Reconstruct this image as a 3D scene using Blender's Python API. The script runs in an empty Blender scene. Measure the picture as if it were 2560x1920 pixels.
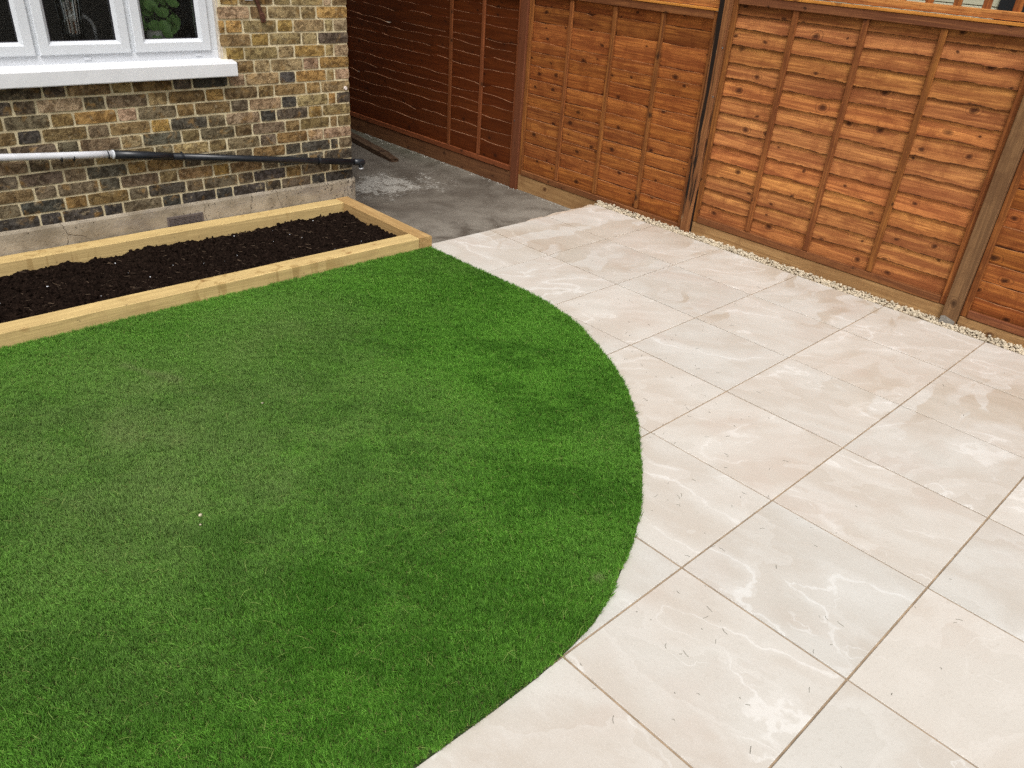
import bpy, bmesh, math, random
import numpy as np
from mathutils import Vector, Matrix

random.seed(7)
rng = np.random.default_rng(11)
R = math.radians
scene = bpy.context.scene
COL = scene.collection

# ------------------------------------------------------------------ camera
cam_d = bpy.data.cameras.new('camera')
cam = bpy.data.objects.new('camera', cam_d)
COL.objects.link(cam)
right = Vector((0.7311, -0.6790, 0.0662)).normalized()
fwd = Vector((0.6140, 0.6126, -0.4977)).normalized()
up = right.cross(fwd).normalized()
right = fwd.cross(up).normalized()
m = Matrix((right, up, -fwd)).transposed().to_4x4()
m.translation = Vector((-3.7188, -4.0643, 1.8646))
cam.matrix_world = m
cam_d.sensor_fit = 'HORIZONTAL'
cam_d.sensor_width = 36.0
cam_d.lens = 1931.3 / 2560 * 36.0
cam_d.clip_start = 0.05
cam_d.clip_end = 2000
scene.camera = cam

# ------------------------------------------------------------------ light: bright overcast
SUN_EL, SUN_AZ = 58.0, 222.0          # azimuth clockwise from +Y
world = bpy.data.worlds.new('World')
scene.world = world
world.use_nodes = True
wn, wl = world.node_tree.nodes, world.node_tree.links
bg = wn['Background']
sky = wn.new('ShaderNodeTexSky')
sky.sky_type = 'NISHITA'
sky.sun_disc = False
sky.sun_elevation = R(SUN_EL)
sky.sun_rotation = R(SUN_AZ)
sky.dust_density = 6.0
sky.ozone_density = 0.5
hs = wn.new('ShaderNodeHueSaturation')       # cloud cover: the blue is greyed out evenly
hs.inputs['Saturation'].default_value = 0.18
wl.new(sky.outputs[0], hs.inputs['Color'])
wl.new(hs.outputs[0], bg.inputs['Color'])
bg.inputs['Strength'].default_value = 0.105
sd = bpy.data.lights.new('sun', 'SUN')
sun = bpy.data.objects.new('sun', sd)
COL.objects.link(sun)
sd.energy = 1.5
sd.angle = R(26)
sd.color = (1.0, 0.965, 0.92)
az, el = R(SUN_AZ), R(SUN_EL)
sdir = Vector((math.sin(az) * math.cos(el), math.cos(az) * math.cos(el), math.sin(el)))
sun.rotation_euler = sdir.to_track_quat('Z', 'Y').to_euler()
sun.location = sdir * 20
scene.view_settings.view_transform = 'Standard'
scene.view_settings.look = 'None'
scene.view_settings.exposure = 0.37
scene.view_settings.gamma = 1.0
scene.render.engine = 'CYCLES'
cy = scene.cycles
cy.use_denoising = False
cy.use_adaptive_sampling = False
cy.max_bounces, cy.diffuse_bounces, cy.glossy_bounces, cy.transmission_bounces, cy.transparent_max_bounces = 6, 3, 3, 4, 12

# ------------------------------------------------------------------ helpers
def link(o, parent=None):
    COL.objects.link(o)
    if parent is not None:
        o.parent = parent
    return o

def mk(name, verts, faces, mat=None, parent=None, loc=(0, 0, 0), smooth=False, col=None, rot=None):
    me = bpy.data.meshes.new(name)
    me.from_pydata([tuple(v) for v in verts], [], [tuple(f) for f in faces])
    if mat:
        me.materials.append(mat)
    if smooth:
        me.polygons.foreach_set('use_smooth', [len(p.vertices) <= 4 for p in me.polygons])
    me.update()
    o = bpy.data.objects.new(name, me)
    o.location = loc
    if rot:
        o.rotation_euler = rot
    if col:
        o.color = (*col, 1)
    return link(o, parent)

def empty(name, loc=(0, 0, 0)):
    o = bpy.data.objects.new(name, None)
    o.location = loc
    o.empty_display_size = 0.1
    return link(o)

def tag(o, label=None, cat=None, group=None, kind=None):
    if label: o['label'] = label
    if cat: o['category'] = cat
    if group: o['group'] = group
    if kind: o['kind'] = kind
    return o

class MB:
    """collects shapes into one mesh"""
    def __init__(self): self.v, self.f = [], []
    def add(self, v, f):
        n = len(self.v)
        self.v += [tuple(map(float, p)) for p in v]
        self.f += [tuple(i + n for i in q) for q in f]
        return self
    def box(self, a, b, ch=0.0):
        v, f = boxgeo(a, b, ch)
        return self.add(v, f)
    def tube(self, pts, r, n=12, caps=True):
        v, f = tubegeo(pts, r, n, caps)
        return self.add(v, f)
    def lathe(self, prof, n=24, c=(0, 0, 0)):
        v, f = lathegeo(prof, n)
        return self.add([(p[0] + c[0], p[1] + c[1], p[2] + c[2]) for p in v], f)
    def obj(self, name, mat, parent=None, loc=(0, 0, 0), smooth=False, col=None, rot=None):
        return mk(name, self.v, self.f, mat, parent, loc, smooth, col, rot)

def boxgeo(a, b, ch=0.0):
    x0, y0, z0 = a; x1, y1, z1 = b
    if ch <= 0:
        v = [(x, y, z) for x in (x0, x1) for y in (y0, y1) for z in (z0, z1)]
        f = [(0, 1, 3, 2), (4, 6, 7, 5), (0, 4, 5, 1), (2, 3, 7, 6), (0, 2, 6, 4), (1, 5, 7, 3)]
        return v, f
    bm = bmesh.new()
    bmesh.ops.create_cube(bm, size=1)
    for q in bm.verts:
        q.co = Vector(((x0 + x1) / 2 + q.co.x * (x1 - x0), (y0 + y1) / 2 + q.co.y * (y1 - y0), (z0 + z1) / 2 + q.co.z * (z1 - z0)))
    bmesh.ops.bevel(bm, geom=bm.edges[:], offset=ch, segments=1, affect='EDGES', profile=0.5)
    v = [tuple(q.co) for q in bm.verts]
    bm.verts.index_update()
    f = [[q.index for q in p.verts] for p in bm.faces]
    bm.free()
    return v, f

def tubegeo(pts, r, n=12, caps=True):
    pts = [Vector(p) for p in pts]
    rs = r if hasattr(r, '__len__') else [r] * len(pts)
    V, F = [], []
    ref = None
    for i, p in enumerate(pts):
        t = (pts[min(i + 1, len(pts) - 1)] - pts[max(i - 1, 0)]).normalized()
        if ref is None:
            ref = Vector((0, 0, 1)) if abs(t.z) < .9 else Vector((1, 0, 0))
        u = (ref - t * ref.dot(t)).normalized()
        w = t.cross(u)
        ref = u
        for k in range(n):
            a = 2 * math.pi * k / n
            V.append(tuple(p + (u * math.cos(a) + w * math.sin(a)) * rs[i]))
    for i in range(len(pts) - 1):
        for k in range(n):
            k2 = (k + 1) % n
            F.append((i * n + k, i * n + k2, (i + 1) * n + k2, (i + 1) * n + k))
    if caps:
        F.append(tuple(range(n))[::-1])
        F.append(tuple((len(pts) - 1) * n + k for k in range(n)))
    return V, F

def lathegeo(prof, n=24):
    V, F = [], []
    for r, z in prof:
        for k in range(n):
            a = 2 * math.pi * k / n
            V.append((r * math.cos(a), r * math.sin(a), z))
    for i in range(len(prof) - 1):
        for k in range(n):
            k2 = (k + 1) % n
            F.append((i * n + k, i * n + k2, (i + 1) * n + k2, (i + 1) * n + k))
    return V, F

def vnoise(x, y, seed=0):
    """2-d value noise on numpy arrays"""
    g = np.random.default_rng(seed).random((256, 256))
    xi, yi = np.floor(x).astype(int), np.floor(y).astype(int)
    fx, fy = x - xi, y - yi
    fx, fy = fx * fx * (3 - 2 * fx), fy * fy * (3 - 2 * fy)
    a = g[xi % 256, yi % 256]; b = g[(xi + 1) % 256, yi % 256]
    c = g[xi % 256, (yi + 1) % 256]; d = g[(xi + 1) % 256, (yi + 1) % 256]
    return (a * (1 - fx) + b * fx) * (1 - fy) + (c * (1 - fx) + d * fx) * fy

def fbm(x, y, oct=4, seed=0):
    s, a, t = 0, 1.0, 0
    for o in range(oct):
        s = s + a * vnoise(x * 2 ** o + 17.3 * o, y * 2 ** o + 9.1 * o, seed + o)
        t += a; a *= .5
    return s / t

# ------------------------------------------------------------------ materials
class NT:
    def __init__(self, name):
        self.mat = bpy.data.materials.new(name)
        self.mat.use_nodes = True
        self.t = self.mat.node_tree
        self.n, self.l = self.t.nodes, self.t.links
        self.bsdf = self.n['Principled BSDF']
        self.out = self.n['Material Output']
    def node(self, typ, **kw):
        nd = self.n.new(typ)
        for k, v in kw.items():
            setattr(nd, k, v)
        return nd
    def set(self, sock, v):
        if isinstance(v, bpy.types.NodeSocket):
            self.l.new(v, sock)
        elif v is not None:
            if isinstance(v, (tuple, list)) and len(v) == 3 and len(sock.default_value) == 4:
                v = (*v, 1)
            sock.default_value = v
    def math(self, op, a, b=None, c=None, clamp=False):
        nd = self.node('ShaderNodeMath', operation=op, use_clamp=clamp)
        for i, q in enumerate((a, b, c)):
            if q is not None: self.set(nd.inputs[i], q)
        return nd.outputs[0]
    def vmath(self, op, a, b=None):
        nd = self.node('ShaderNodeVectorMath', operation=op)
        self.set(nd.inputs[0], a)
        if b is not None: self.set(nd.inputs[1], b)
        return nd.outputs[0]
    def mix(self, fac, a, b, mode='MIX'):
        nd = self.node('ShaderNodeMix', data_type='RGBA', blend_type=mode)
        self.set(nd.inputs[0], fac); self.set(nd.inputs[6], a); self.set(nd.inputs[7], b)
        return nd.outputs[2]
    def ramp(self, fac, stops, interp='LINEAR'):
        nd = self.node('ShaderNodeValToRGB')
        nd.color_ramp.interpolation = interp
        e = nd.color_ramp.elements
        while len(e) < len(stops): e.new(0.5)
        for q, (p, c) in zip(e, stops):
            q.position = p
            q.color = (c, c, c, 1) if not hasattr(c, '__len__') else (*c, 1)
        self.set(nd.inputs[0], fac)
        return nd.outputs[0]
    def sstep(self, v, lo, hi):
        nd = self.node('ShaderNodeMapRange', interpolation_type='SMOOTHSTEP')
        self.set(nd.inputs[0], v); nd.inputs[1].default_value = lo; nd.inputs[2].default_value = hi
        return nd.outputs[0]
    def coord(self, kind='Object'):
        return self.node('ShaderNodeTexCoord').outputs[kind]
    def map(self, v, scale=(1, 1, 1), loc=(0, 0, 0), rot=(0, 0, 0)):
        nd = self.node('ShaderNodeMapping')
        self.set(nd.inputs[0], v)
        nd.inputs[1].default_value = loc; nd.inputs[2].default_value = rot; nd.inputs[3].default_value = scale
        return nd.outputs[0]
    def noise(self, v, scale=5, detail=4, rough=.55, dist=0, typ=None, col=False):
        nd = self.node('ShaderNodeTexNoise')
        if typ: nd.noise_type = typ
        self.set(nd.inputs['Vector'], v)
        nd.inputs['Scale'].default_value = scale; nd.inputs['Detail'].default_value = detail
        nd.inputs['Roughness'].default_value = rough; nd.inputs['Distortion'].default_value = dist
        return nd.outputs['Color' if col else 'Fac']
    def voro(self, v, scale=5, feat='F1', out='Distance', rand=1.0):
        nd = self.node('ShaderNodeTexVoronoi', feature=feat)
        self.set(nd.inputs['Vector'], v)
        nd.inputs['Scale'].default_value = scale; nd.inputs['Randomness'].default_value = rand
        return nd.outputs[out]
    def rnd(self): return self.node('ShaderNodeObjectInfo').outputs['Random']
    def ocol(self): return self.node('ShaderNodeObjectInfo').outputs['Color']
    def objcoord(self, k=37.0):
        """object coordinates shifted by the object's own random number"""
        r = self.rnd()
        cb = self.node('ShaderNodeCombineXYZ')
        self.set(cb.inputs[0], self.math('MULTIPLY', r, k)); self.set(cb.inputs[1], self.math('MULTIPLY', r, k * 2.7)); self.set(cb.inputs[2], self.math('MULTIPLY', r, k * 1.3))
        return self.vmath('ADD', self.coord('Object'), cb.outputs[0])
    def bump(self, h, strength=.3, dist=.01):
        nd = self.node('ShaderNodeBump')
        self.set(nd.inputs['Height'], h)
        nd.inputs['Strength'].default_value = strength; nd.inputs['Distance'].default_value = dist
        self.l.new(nd.outputs[0], self.bsdf.inputs['Normal'])
    def done(self, color=None, rough=None, spec=None, metal=None):
        if color is not None: self.set(self.bsdf.inputs['Base Color'], color)
        if rough is not None: self.set(self.bsdf.inputs['Roughness'], rough)
        if spec is not None: self.set(self.bsdf.inputs['Specular IOR Level'], spec)
        if metal is not None: self.set(self.bsdf.inputs['Metallic'], metal)
        return self.mat

def wood(name, axis, light, dark, knot, rough=.65, grain=1.0, blotch=.5, spots=0.0, black=0.0, bump=.35, lower_dark=0.0, drip=0.0, lap_shade=0.0, knots=.5):
    """sawn timber: grain along `axis`, knots, stain blotches, tinted by the object's colour"""
    t = NT(name)
    v = t.objcoord()
    sc = [38 * grain] * 3; sc['xyz'.index(axis)] = 1.6
    g1 = t.noise(t.map(v, tuple(sc)), 1.0, 5, .6, 1.2)
    sc2 = [170] * 3; sc2['xyz'.index(axis)] = 5
    g2 = t.noise(t.map(v, tuple(sc2)), 1.0, 3, .6)
    cross = t.noise(t.map(v, tuple(90 if a == axis else 6 for a in 'xyz')), 1.0, 2, .5)
    wv = t.vmath('ADD', v, t.vmath('SCALE', t.noise(v, 14, 2, .5, 0, None, True)))
    wv.node.inputs[1].links[0].from_node.inputs['Scale'].default_value = .03
    k3 = t.node('ShaderNodeSeparateXYZ'); t.set(k3.inputs[0], wv)
    ka, kb = {'x': (k3.outputs[0], t.math('ADD', k3.outputs[1], k3.outputs[2])), 'y': (k3.outputs[1], k3.outputs[2]), 'z': (k3.outputs[2], k3.outputs[1])}[axis]
    kx = t.node('ShaderNodeCombineXYZ'); t.set(kx.inputs[0], t.math('MULTIPLY', ka, 4.4)); t.set(kx.inputs[1], t.math('MULTIPLY', kb, 6.5))
    vk = t.node('ShaderNodeTexVoronoi', feature='F1'); vk.voronoi_dimensions = '2D'; vk.inputs['Scale'].default_value = 1.0
    t.set(vk.inputs['Vector'], kx.outputs[0])
    kc = t.node('ShaderNodeSeparateColor'); t.set(kc.inputs[0], vk.outputs['Color'])
    kd = t.math('DIVIDE', vk.outputs['Distance'], t.math('ADD', .45, t.math('MULTIPLY', kc.outputs[1], .8)))
    kon = t.sstep(kc.outputs[0], 1.0 - knots - .05, 1.0 - knots + .05)
    kmask = t.math('MULTIPLY', kon, t.math('SUBTRACT', 1.0, t.sstep(kd, .045, .115)))
    ring = t.math('MULTIPLY', kon, t.math('MULTIPLY', t.math('SINE', t.math('MULTIPLY', kd, 80.0)), t.math('SUBTRACT', 1.0, t.sstep(kd, .10, .36))))
    bl = t.noise(v, 7.0, 5, .65, .4)
    c = t.mix(t.sstep(g1, .36, .68), dark, light)
    c = t.mix(t.math('MULTIPLY', t.sstep(g2, .42, .70), .5), c, dark)
    c = t.mix(t.math('MULTIPLY', t.sstep(ring, .25, 1.0), .6), c, knot)
    c = t.mix(t.math('MULTIPLY', t.sstep(bl, .47, .66), blotch), c, t.mix(1.0, dark, (.85, .80, .80), 'MULTIPLY'))
    c = t.mix(t.math('MULTIPLY', t.sstep(cross, .60, .78), .22), c, dark)
    if lower_dark > 0:
        sz = t.node('ShaderNodeSeparateXYZ'); t.set(sz.inputs[0], t.coord('Object'))
        band = t.sstep(t.math('ADD', sz.outputs[2], t.math('MULTIPLY', t.math('SUBTRACT', t.noise(t.map(v, (2, 1.2, 2)), 1.0, 3, .6), .5), .16)), -.03, .03)
        c = t.mix(t.math('MULTIPLY', t.math('SUBTRACT', 1.0, band), lower_dark), c, t.mix(1.0, c, (.55, .44, .46), 'MULTIPLY'))  # board colour gets darker and redder over its lower half
    c = t.mix(t.math('MULTIPLY', kmask, .9), c, knot)
    if drip > 0:
        dn = t.noise(t.map(v, tuple(2.2 if a == 'z' else 17 for a in 'xyz')), 1.0, 3, .55, .5)
        am = t.sstep(t.noise(v, 2.3, 2, .5), .45, .60)
        c = t.mix(t.math('MULTIPLY', t.math('MULTIPLY', t.sstep(dn, .54, .60), am), drip), c, t.mix(1.0, c, (.66, .60, .52), 'MULTIPLY'))
        mud = t.noise(v, 31, 4, .7)
        c = t.mix(t.math('MULTIPLY', t.sstep(mud, .66, .72), drip), c, (.10, .07, .04))
    if black > 0:
        sb = [16] * 3; sb['xyz'.index(axis)] = .9
        bk = t.noise(t.map(v, tuple(sb), (3, 7, 1)), 1.0, 4, .6, .6)
        c = t.mix(t.math('MULTIPLY', t.sstep(bk, .475, .535), black), c, (.012, .010, .009))
    if spots > 0:
        sp = t.noise(v, 85, 2, .7)
        c = t.mix(t.math('MULTIPLY', t.sstep(sp, .66, .74), spots), c, tuple(min(1, q * 1.7) for q in light))
    if lap_shade > 0:
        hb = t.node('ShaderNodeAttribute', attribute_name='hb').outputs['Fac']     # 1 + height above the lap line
        shade_mask = t.math('MULTIPLY', t.math('SUBTRACT', 1.0, t.sstep(t.math('ADD', hb, t.math('MULTIPLY', t.math('SUBTRACT', t.noise(v, 24, 3, .6), .5), .016)), 1.0, 1.0055)), t.math('GREATER_THAN', hb, .5))
        c = t.mix(t.math('MULTIPLY', shade_mask, lap_shade), c, (.030, .012, .007))  # overlap shadow painted into the board colour along the lap line
    c = t.mix(1.0, c, t.ocol(), 'MULTIPLY')
    h = t.math('ADD', t.math('MULTIPLY', g1, .6), t.math('ADD', t.math('MULTIPLY', g2, .5), t.math('MULTIPLY', cross, .25)))
    t.bump(h, bump, .006)
    return t.done(c, t.math('ADD', rough - .04, t.math('MULTIPLY', bl, .2)), .14)

def plain(name, col, rough=.5, metal=0, spec=.5, var=.06, scale=14, bump=0):
    t = NT(name)
    v = t.objcoord()
    n = t.noise(v, scale, 5, .6)
    c = t.mix(t.sstep(n, .3, .7), tuple(q * (1 - var) for q in col), tuple(min(1, q * (1 + var)) for q in col))
    if bump: t.bump(n, bump, .004)
    return t.done(c, t.math('ADD', rough - .06, t.math('MULTIPLY', n, .12)), spec, metal)

M = {}
# stained lap boards (orange brown) and the darker, smoothly painted alley panel
M['board'] = wood('stained_board', 'y', (.74, .325, .100), (.355, .128, .043), (.065, .022, .010), .78, 1.0, .6, lower_dark=.5, bump=.8, lap_shade=.95, knots=.6)
M['board_red'] = wood('redder_stained_board', 'y', (.58, .215, .052), (.28, .086, .024), (.055, .018, .008), .78, 1.0, .6, lower_dark=.35, bump=.7, lap_shade=.8, knots=.6)
M['batten'] = wood('stained_batten', 'z', (.36, .135, .036), (.17, .056, .018), (.05, .02, .01), .66, 1.2, .55, spots=.6)
M['rail'] = wood('stained_rail', 'y', (.29, .115, .043), (.16, .058, .025), (.05, .02, .01), .66, 1.2, .5)
M['cap'] = wood('stained_cap', 'y', (.70, .31, .065), (.52, .21, .042), (.2, .07, .02), .6, 1.2, .4)
M['dboard'] = wood('painted_dark_board', 'y', (.175, .044, .0105), (.118, .028, .0075), (.05, .015, .007), .46, .6, .35, bump=.15, lap_shade=.35)
M['dbatten'] = wood('painted_dark_batten', 'z', (.25, .080, .028), (.17, .052, .018), (.07, .025, .01), .5, .8, .3, bump=.15)
M['drail'] = wood('painted_dark_rail', 'y', (.25, .080, .028), (.17, .052, .018), (.07, .025, .01), .5, .8, .3, bump=.15)
M['post_dark'] = wood('painted_post', 'z', (.175, .062, .029), (.15, .050, .023), (.10, .036, .018), .45, .5, .2, bump=.08)
M['post_stained'] = wood('stained_post', 'z', (.33, .145, .055), (.18, .072, .028), (.40, .26, .14), .66, 1.0, .5, black=.97)
M['post_grey'] = wood('weathered_post', 'z', (.26, .142, .064), (.155, .082, .038), (.06, .03, .015), .74, 1.1, .6)
M['gboard'] = wood('weathered_gravel_board', 'y', (.45, .27, .118), (.30, .165, .068), (.08, .03, .013), .74, .8, .55)
M['gboard_dark'] = wood('dark_gravel_board', 'y', (.21, .095, .040), (.14, .060, .027), (.06, .025, .012), .65, .7, .5)
M['sleeper'] = wood('new_treated_timber', 'x', (.66, .485, .215), (.51, .37, .160), (.34, .20, .075), .68, .9, .35, bump=.35, drip=.7, knots=.12)
M['sleeper_y'] = wood('new_treated_timber_end', 'y', (.52, .345, .150), (.38, .235, .095), (.24, .12, .04), .68, .8, .35, bump=.35, knots=.15)
M['oldwood'] = wood('rotten_timber', 'y', (.13, .085, .05), (.055, .030, .018), (.03, .015, .01), .85, 1.2, .7, bump=.7)

def mat_tile():
    t = NT('porcelain_slab')
    v = t.objcoord(61.0)
    r = t.rnd()
    pos = t.node('ShaderNodeNewGeometry').outputs['Position']
    # every slab has its own print direction
    vr = t.node('ShaderNodeVectorRotate', rotation_type='Z_AXIS')
    t.set(vr.inputs['Vector'], v); t.set(vr.inputs['Angle'], t.math('ADD', .35, t.math('MULTIPLY', t.math('FRACT', t.math('MULTIPLY', r, 7.31)), 1.1)))
    v = vr.outputs[0]
    vs = t.map(v, (1.0, 2.3, 1.0))
    warp = t.noise(v, 2.2, 5, .6, 0, None, True)
    w = t.vmath('ADD', vs, t.vmath('SCALE', warp)); w.node.inputs[1].links[0].from_node.inputs['Scale'].default_value = .55
    big = t.noise(w, 1.3, 3, .5)
    mid = t.noise(vs, 4.2, 6, .62, .5)
    fine = t.noise(t.map(v, (1.0, 1.7, 1)), 62, 4, .72)
    speck = t.noise(v, 190, 2, .65)
    c = t.mix(t.sstep(big, .34, .66), (.520, .468, .410), (.560, .532, .488))
    c = t.mix(t.math('MULTIPLY', t.sstep(t.noise(v, 1.9, 4, .55, .5), .50, .72), .6), c, (.525, .450, .392))
    c = t.mix(t.math('MULTIPLY', t.sstep(mid, .46, .70), .38), c, (.630, .604, .565))
    # bedding planes: soft bands with one crisp edge
    st0 = t.math('FRACT', t.math('MULTIPLY', big, 5.0))
    c = t.mix(t.math('MULTIPLY', t.sstep(st0, .25, 1.0), .28), c, (.660, .636, .600))
    c = t.mix(t.math('MULTIPLY', t.sstep(fine, .50, .70), .34), c, (.455, .418, .370))
    c = t.mix(t.math('MULTIPLY', t.sstep(speck, .60, .70), .30), c, (.69, .665, .635))
    # pale veins of uneven width, broken along their length
    n1 = t.noise(w, .95, 2, .5)
    d1 = t.math('ABSOLUTE', t.math('SUBTRACT', n1, .5))
    wd = t.math('MULTIPLY', t.math('POWER', t.noise(v, 5.0, 4, .65), 2.5), 1.0)
    brk = t.sstep(t.noise(v, 1.7, 3, .6), .40, .55)
    rag = t.math('MULTIPLY', t.math('SUBTRACT', t.noise(v, 34, 4, .7), .5), .016)
    d1 = t.math('MAXIMUM', t.math('ADD', d1, rag), 0.0)
    vein = t.math('MULTIPLY', t.math('SUBTRACT', 1.0, t.sstep(t.math('DIVIDE', d1, t.math('ADD', .09, wd)), .004, .040)), t.math('MULTIPLY', brk, .9))
    glow = t.math('MULTIPLY', t.math('SUBTRACT', 1.0, t.sstep(d1, .0, .06)), t.math('MULTIPLY', brk, .25))
    n2 = t.noise(t.map(w, (1, 1, 1), (9, 4, 2)), 2.0, 2, .5)
    d2 = t.math('MAXIMUM', t.math('ADD', t.math('ABSOLUTE', t.math('SUBTRACT', n2, .5)), rag), 0.0)
    vein2 = t.math('MULTIPLY', t.math('SUBTRACT', 1.0, t.sstep(d2, .000, .008)), t.math('MULTIPLY', t.sstep(t.noise(v, 3.0, 3, .6), .54, .66), .75))
    vv = t.math('MAXIMUM', t.math('MAXIMUM', vein, vein2), glow)
    c = t.mix(t.math('MULTIPLY', vv, .62), c, (.74, .725, .70))
    # half-dried mop marks left on the slabs by the fence
    wv = t.vmath('ADD', pos, t.vmath('SCALE', t.noise(pos, 1.6, 4, .55, 0, None, True)))
    wv.node.inputs[1].links[0].from_node.inputs['Scale'].default_value = .55
    st = t.noise(t.map(wv, (1.5, 4.6, 1), (0, 0, 0), (0, 0, .5)), 1.0, 2, .5, .5)
    area = t.sstep(t.noise(pos, 1.1, 2, .5), .40, .62)
    sx = t.node('ShaderNodeSeparateXYZ'); t.set(sx.inputs[0], pos)
    area = t.math('MULTIPLY', area, t.sstep(sx.outputs[0], -.5, .15))
    damp = t.math('MULTIPLY', t.sstep(st, .49, .535), area)
    c = t.mix(t.math('MULTIPLY', damp, .75), c, t.mix(1.0, c, (.84, .775, .695), 'MULTIPLY'))
    tint = t.mix(t.math('FRACT', t.math('MULTIPLY', r, 3.7)), (1.02, 1.0, .972), (.958, .972, .968))
    c = t.mix(1.0, c, tint, 'MULTIPLY')
    t.bump(t.math('ADD', fine, t.math('MULTIPLY', mid, .6)), .10, .003)
    return t.done(c, t.math('SUBTRACT', t.math('ADD', .48, t.math('MULTIPLY', fine, .14)), t.math('MULTIPLY', damp, .08)), .35)
M['tile'] = mat_tile()
M['grout'] = plain('grout', (.32, .238, .158), .9, var=.25, scale=18, spec=.2)

def mat_brick():
    t = NT('stock_brick')
    at = t.node('ShaderNodeAttribute', attribute_name='col')
    pos = t.node('ShaderNodeNewGeometry').outputs['Position']
    n1 = t.noise(pos, 22, 5, .68, .6)
    n2 = t.noise(pos, 70, 4, .65)
    n3 = t.noise(t.map(pos, (1, 1, 1), (4, 9, 2)), 13, 4, .6, .5)
    c = t.mix(t.math('MULTIPLY', t.sstep(n1, .43, .60), .85), at.outputs['Color'], t.mix(1.0, at.outputs['Color'], (.32, .28, .24), 'MULTIPLY'))
    c = t.mix(t.math('MULTIPLY', t.sstep(n3, .55, .70), .55), c, (.35, .20, .060))
    c = t.mix(t.math('MULTIPLY', t.sstep(t.noise(t.map(pos, (1, 1, 1), (1, 3, 8)), 30, 4, .7), .56, .68), .45), c, (.42, .34, .215))
    big = t.noise(t.map(pos, (1, 1, 1.6), (2, 2, 2)), 3.4, 4, .6)
    c = t.mix(t.math('MULTIPLY', t.sstep(big, .42, .68), .55), c, t.mix(1.0, c, (.50, .46, .42), 'MULTIPLY'))
    pit = t.voro(pos, 62)
    pm = t.math('MULTIPLY', t.math('SUBTRACT', 1.0, t.sstep(pit, .10, .22)), t.sstep(n2, .5, .6))
    c = t.mix(t.math('MULTIPLY', pm, .85), c, (.018, .015, .012))
    h = t.math('SUBTRACT', t.math('ADD', t.math('MULTIPLY', n1, 1.0), t.math('MULTIPLY', n2, .5)), t.math('MULTIPLY', pm, .8))
    t.bump(h, .9, .014)
    return t.done(c, .85, .25)
M['brick'] = mat_brick()

def mat_mortar():
    t = NT('lime_mortar')
    pos = t.node('ShaderNodeNewGeometry').outputs['Position']
    n = t.noise(pos, 9, 5, .6)
    f = t.noise(pos, 130, 3, .7)
    c = t.mix(t.sstep(n, .35, .68), (.49, .41, .26), (.74, .645, .43))
    c = t.mix(t.math('MULTIPLY', t.sstep(f, .55, .75), .4), c, (.33, .27, .17))
    t.bump(t.math('ADD', f, n), .6, .006)
    return t.done(c, .95, .1)
M['mortar'] = mat_mortar()

def mat_render():
    t = NT('cement_plinth')
    pos = t.node('ShaderNodeNewGeometry').outputs['Position']
    n = t.noise(pos, 5, 6, .65); f = t.noise(pos, 90, 3, .7)
    c = t.mix(t.sstep(n, .32, .68), (.24, .20, .145), (.41, .355, .275))
    # dirt flecks, thick near the corner
    sx = t.node('ShaderNodeSeparateXYZ'); t.set(sx.inputs[0], pos)
    dots = t.noise(pos, 58, 3, .65)
    near = t.math('ADD', t.math('MULTIPLY', t.sstep(sx.outputs[0], -1.5, -.6), .055), t.math('MULTIPLY', t.noise(pos, 2.4, 2, .5), .12))
    dm = t.sstep(t.math('ADD', dots, near), .70, .735)
    c = t.mix(t.math('MULTIPLY', dm, .85), c, (.035, .028, .022))
    # hairline cracks
    w = t.vmath('ADD', pos, t.vmath('SCALE', t.noise(pos, 9, 3, .6, 0, None, True)))
    w.node.inputs[1].links[0].from_node.inputs['Scale'].default_value = .09
    ed = t.voro(t.map(w, (1, 1, .55)), 3.6, 'DISTANCE_TO_EDGE')
    ck = t.math('MULTIPLY', t.math('SUBTRACT', 1.0, t.sstep(ed, .002, .011)), t.sstep(t.noise(pos, 3.1, 2, .5), .48, .58))
    c = t.mix(t.math('MULTIPLY', ck, .7), c, (.08, .06, .045))
    low = t.sstep(t.noise(t.map(pos, (1, 1, 3), (0, 0, 5)), 3.2, 4, .6), .52, .66)
    c = t.mix(t.math('MULTIPLY', low, .35), c, (.19, .165, .155))
    t.bump(t.math('SUBTRACT', t.math('ADD', f, t.math('MULTIPLY', n, 2)), t.math('ADD', ck, dm)), .5, .006)
    return t.done(c, .92, .15)
M['plinth'] = mat_render()

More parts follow.
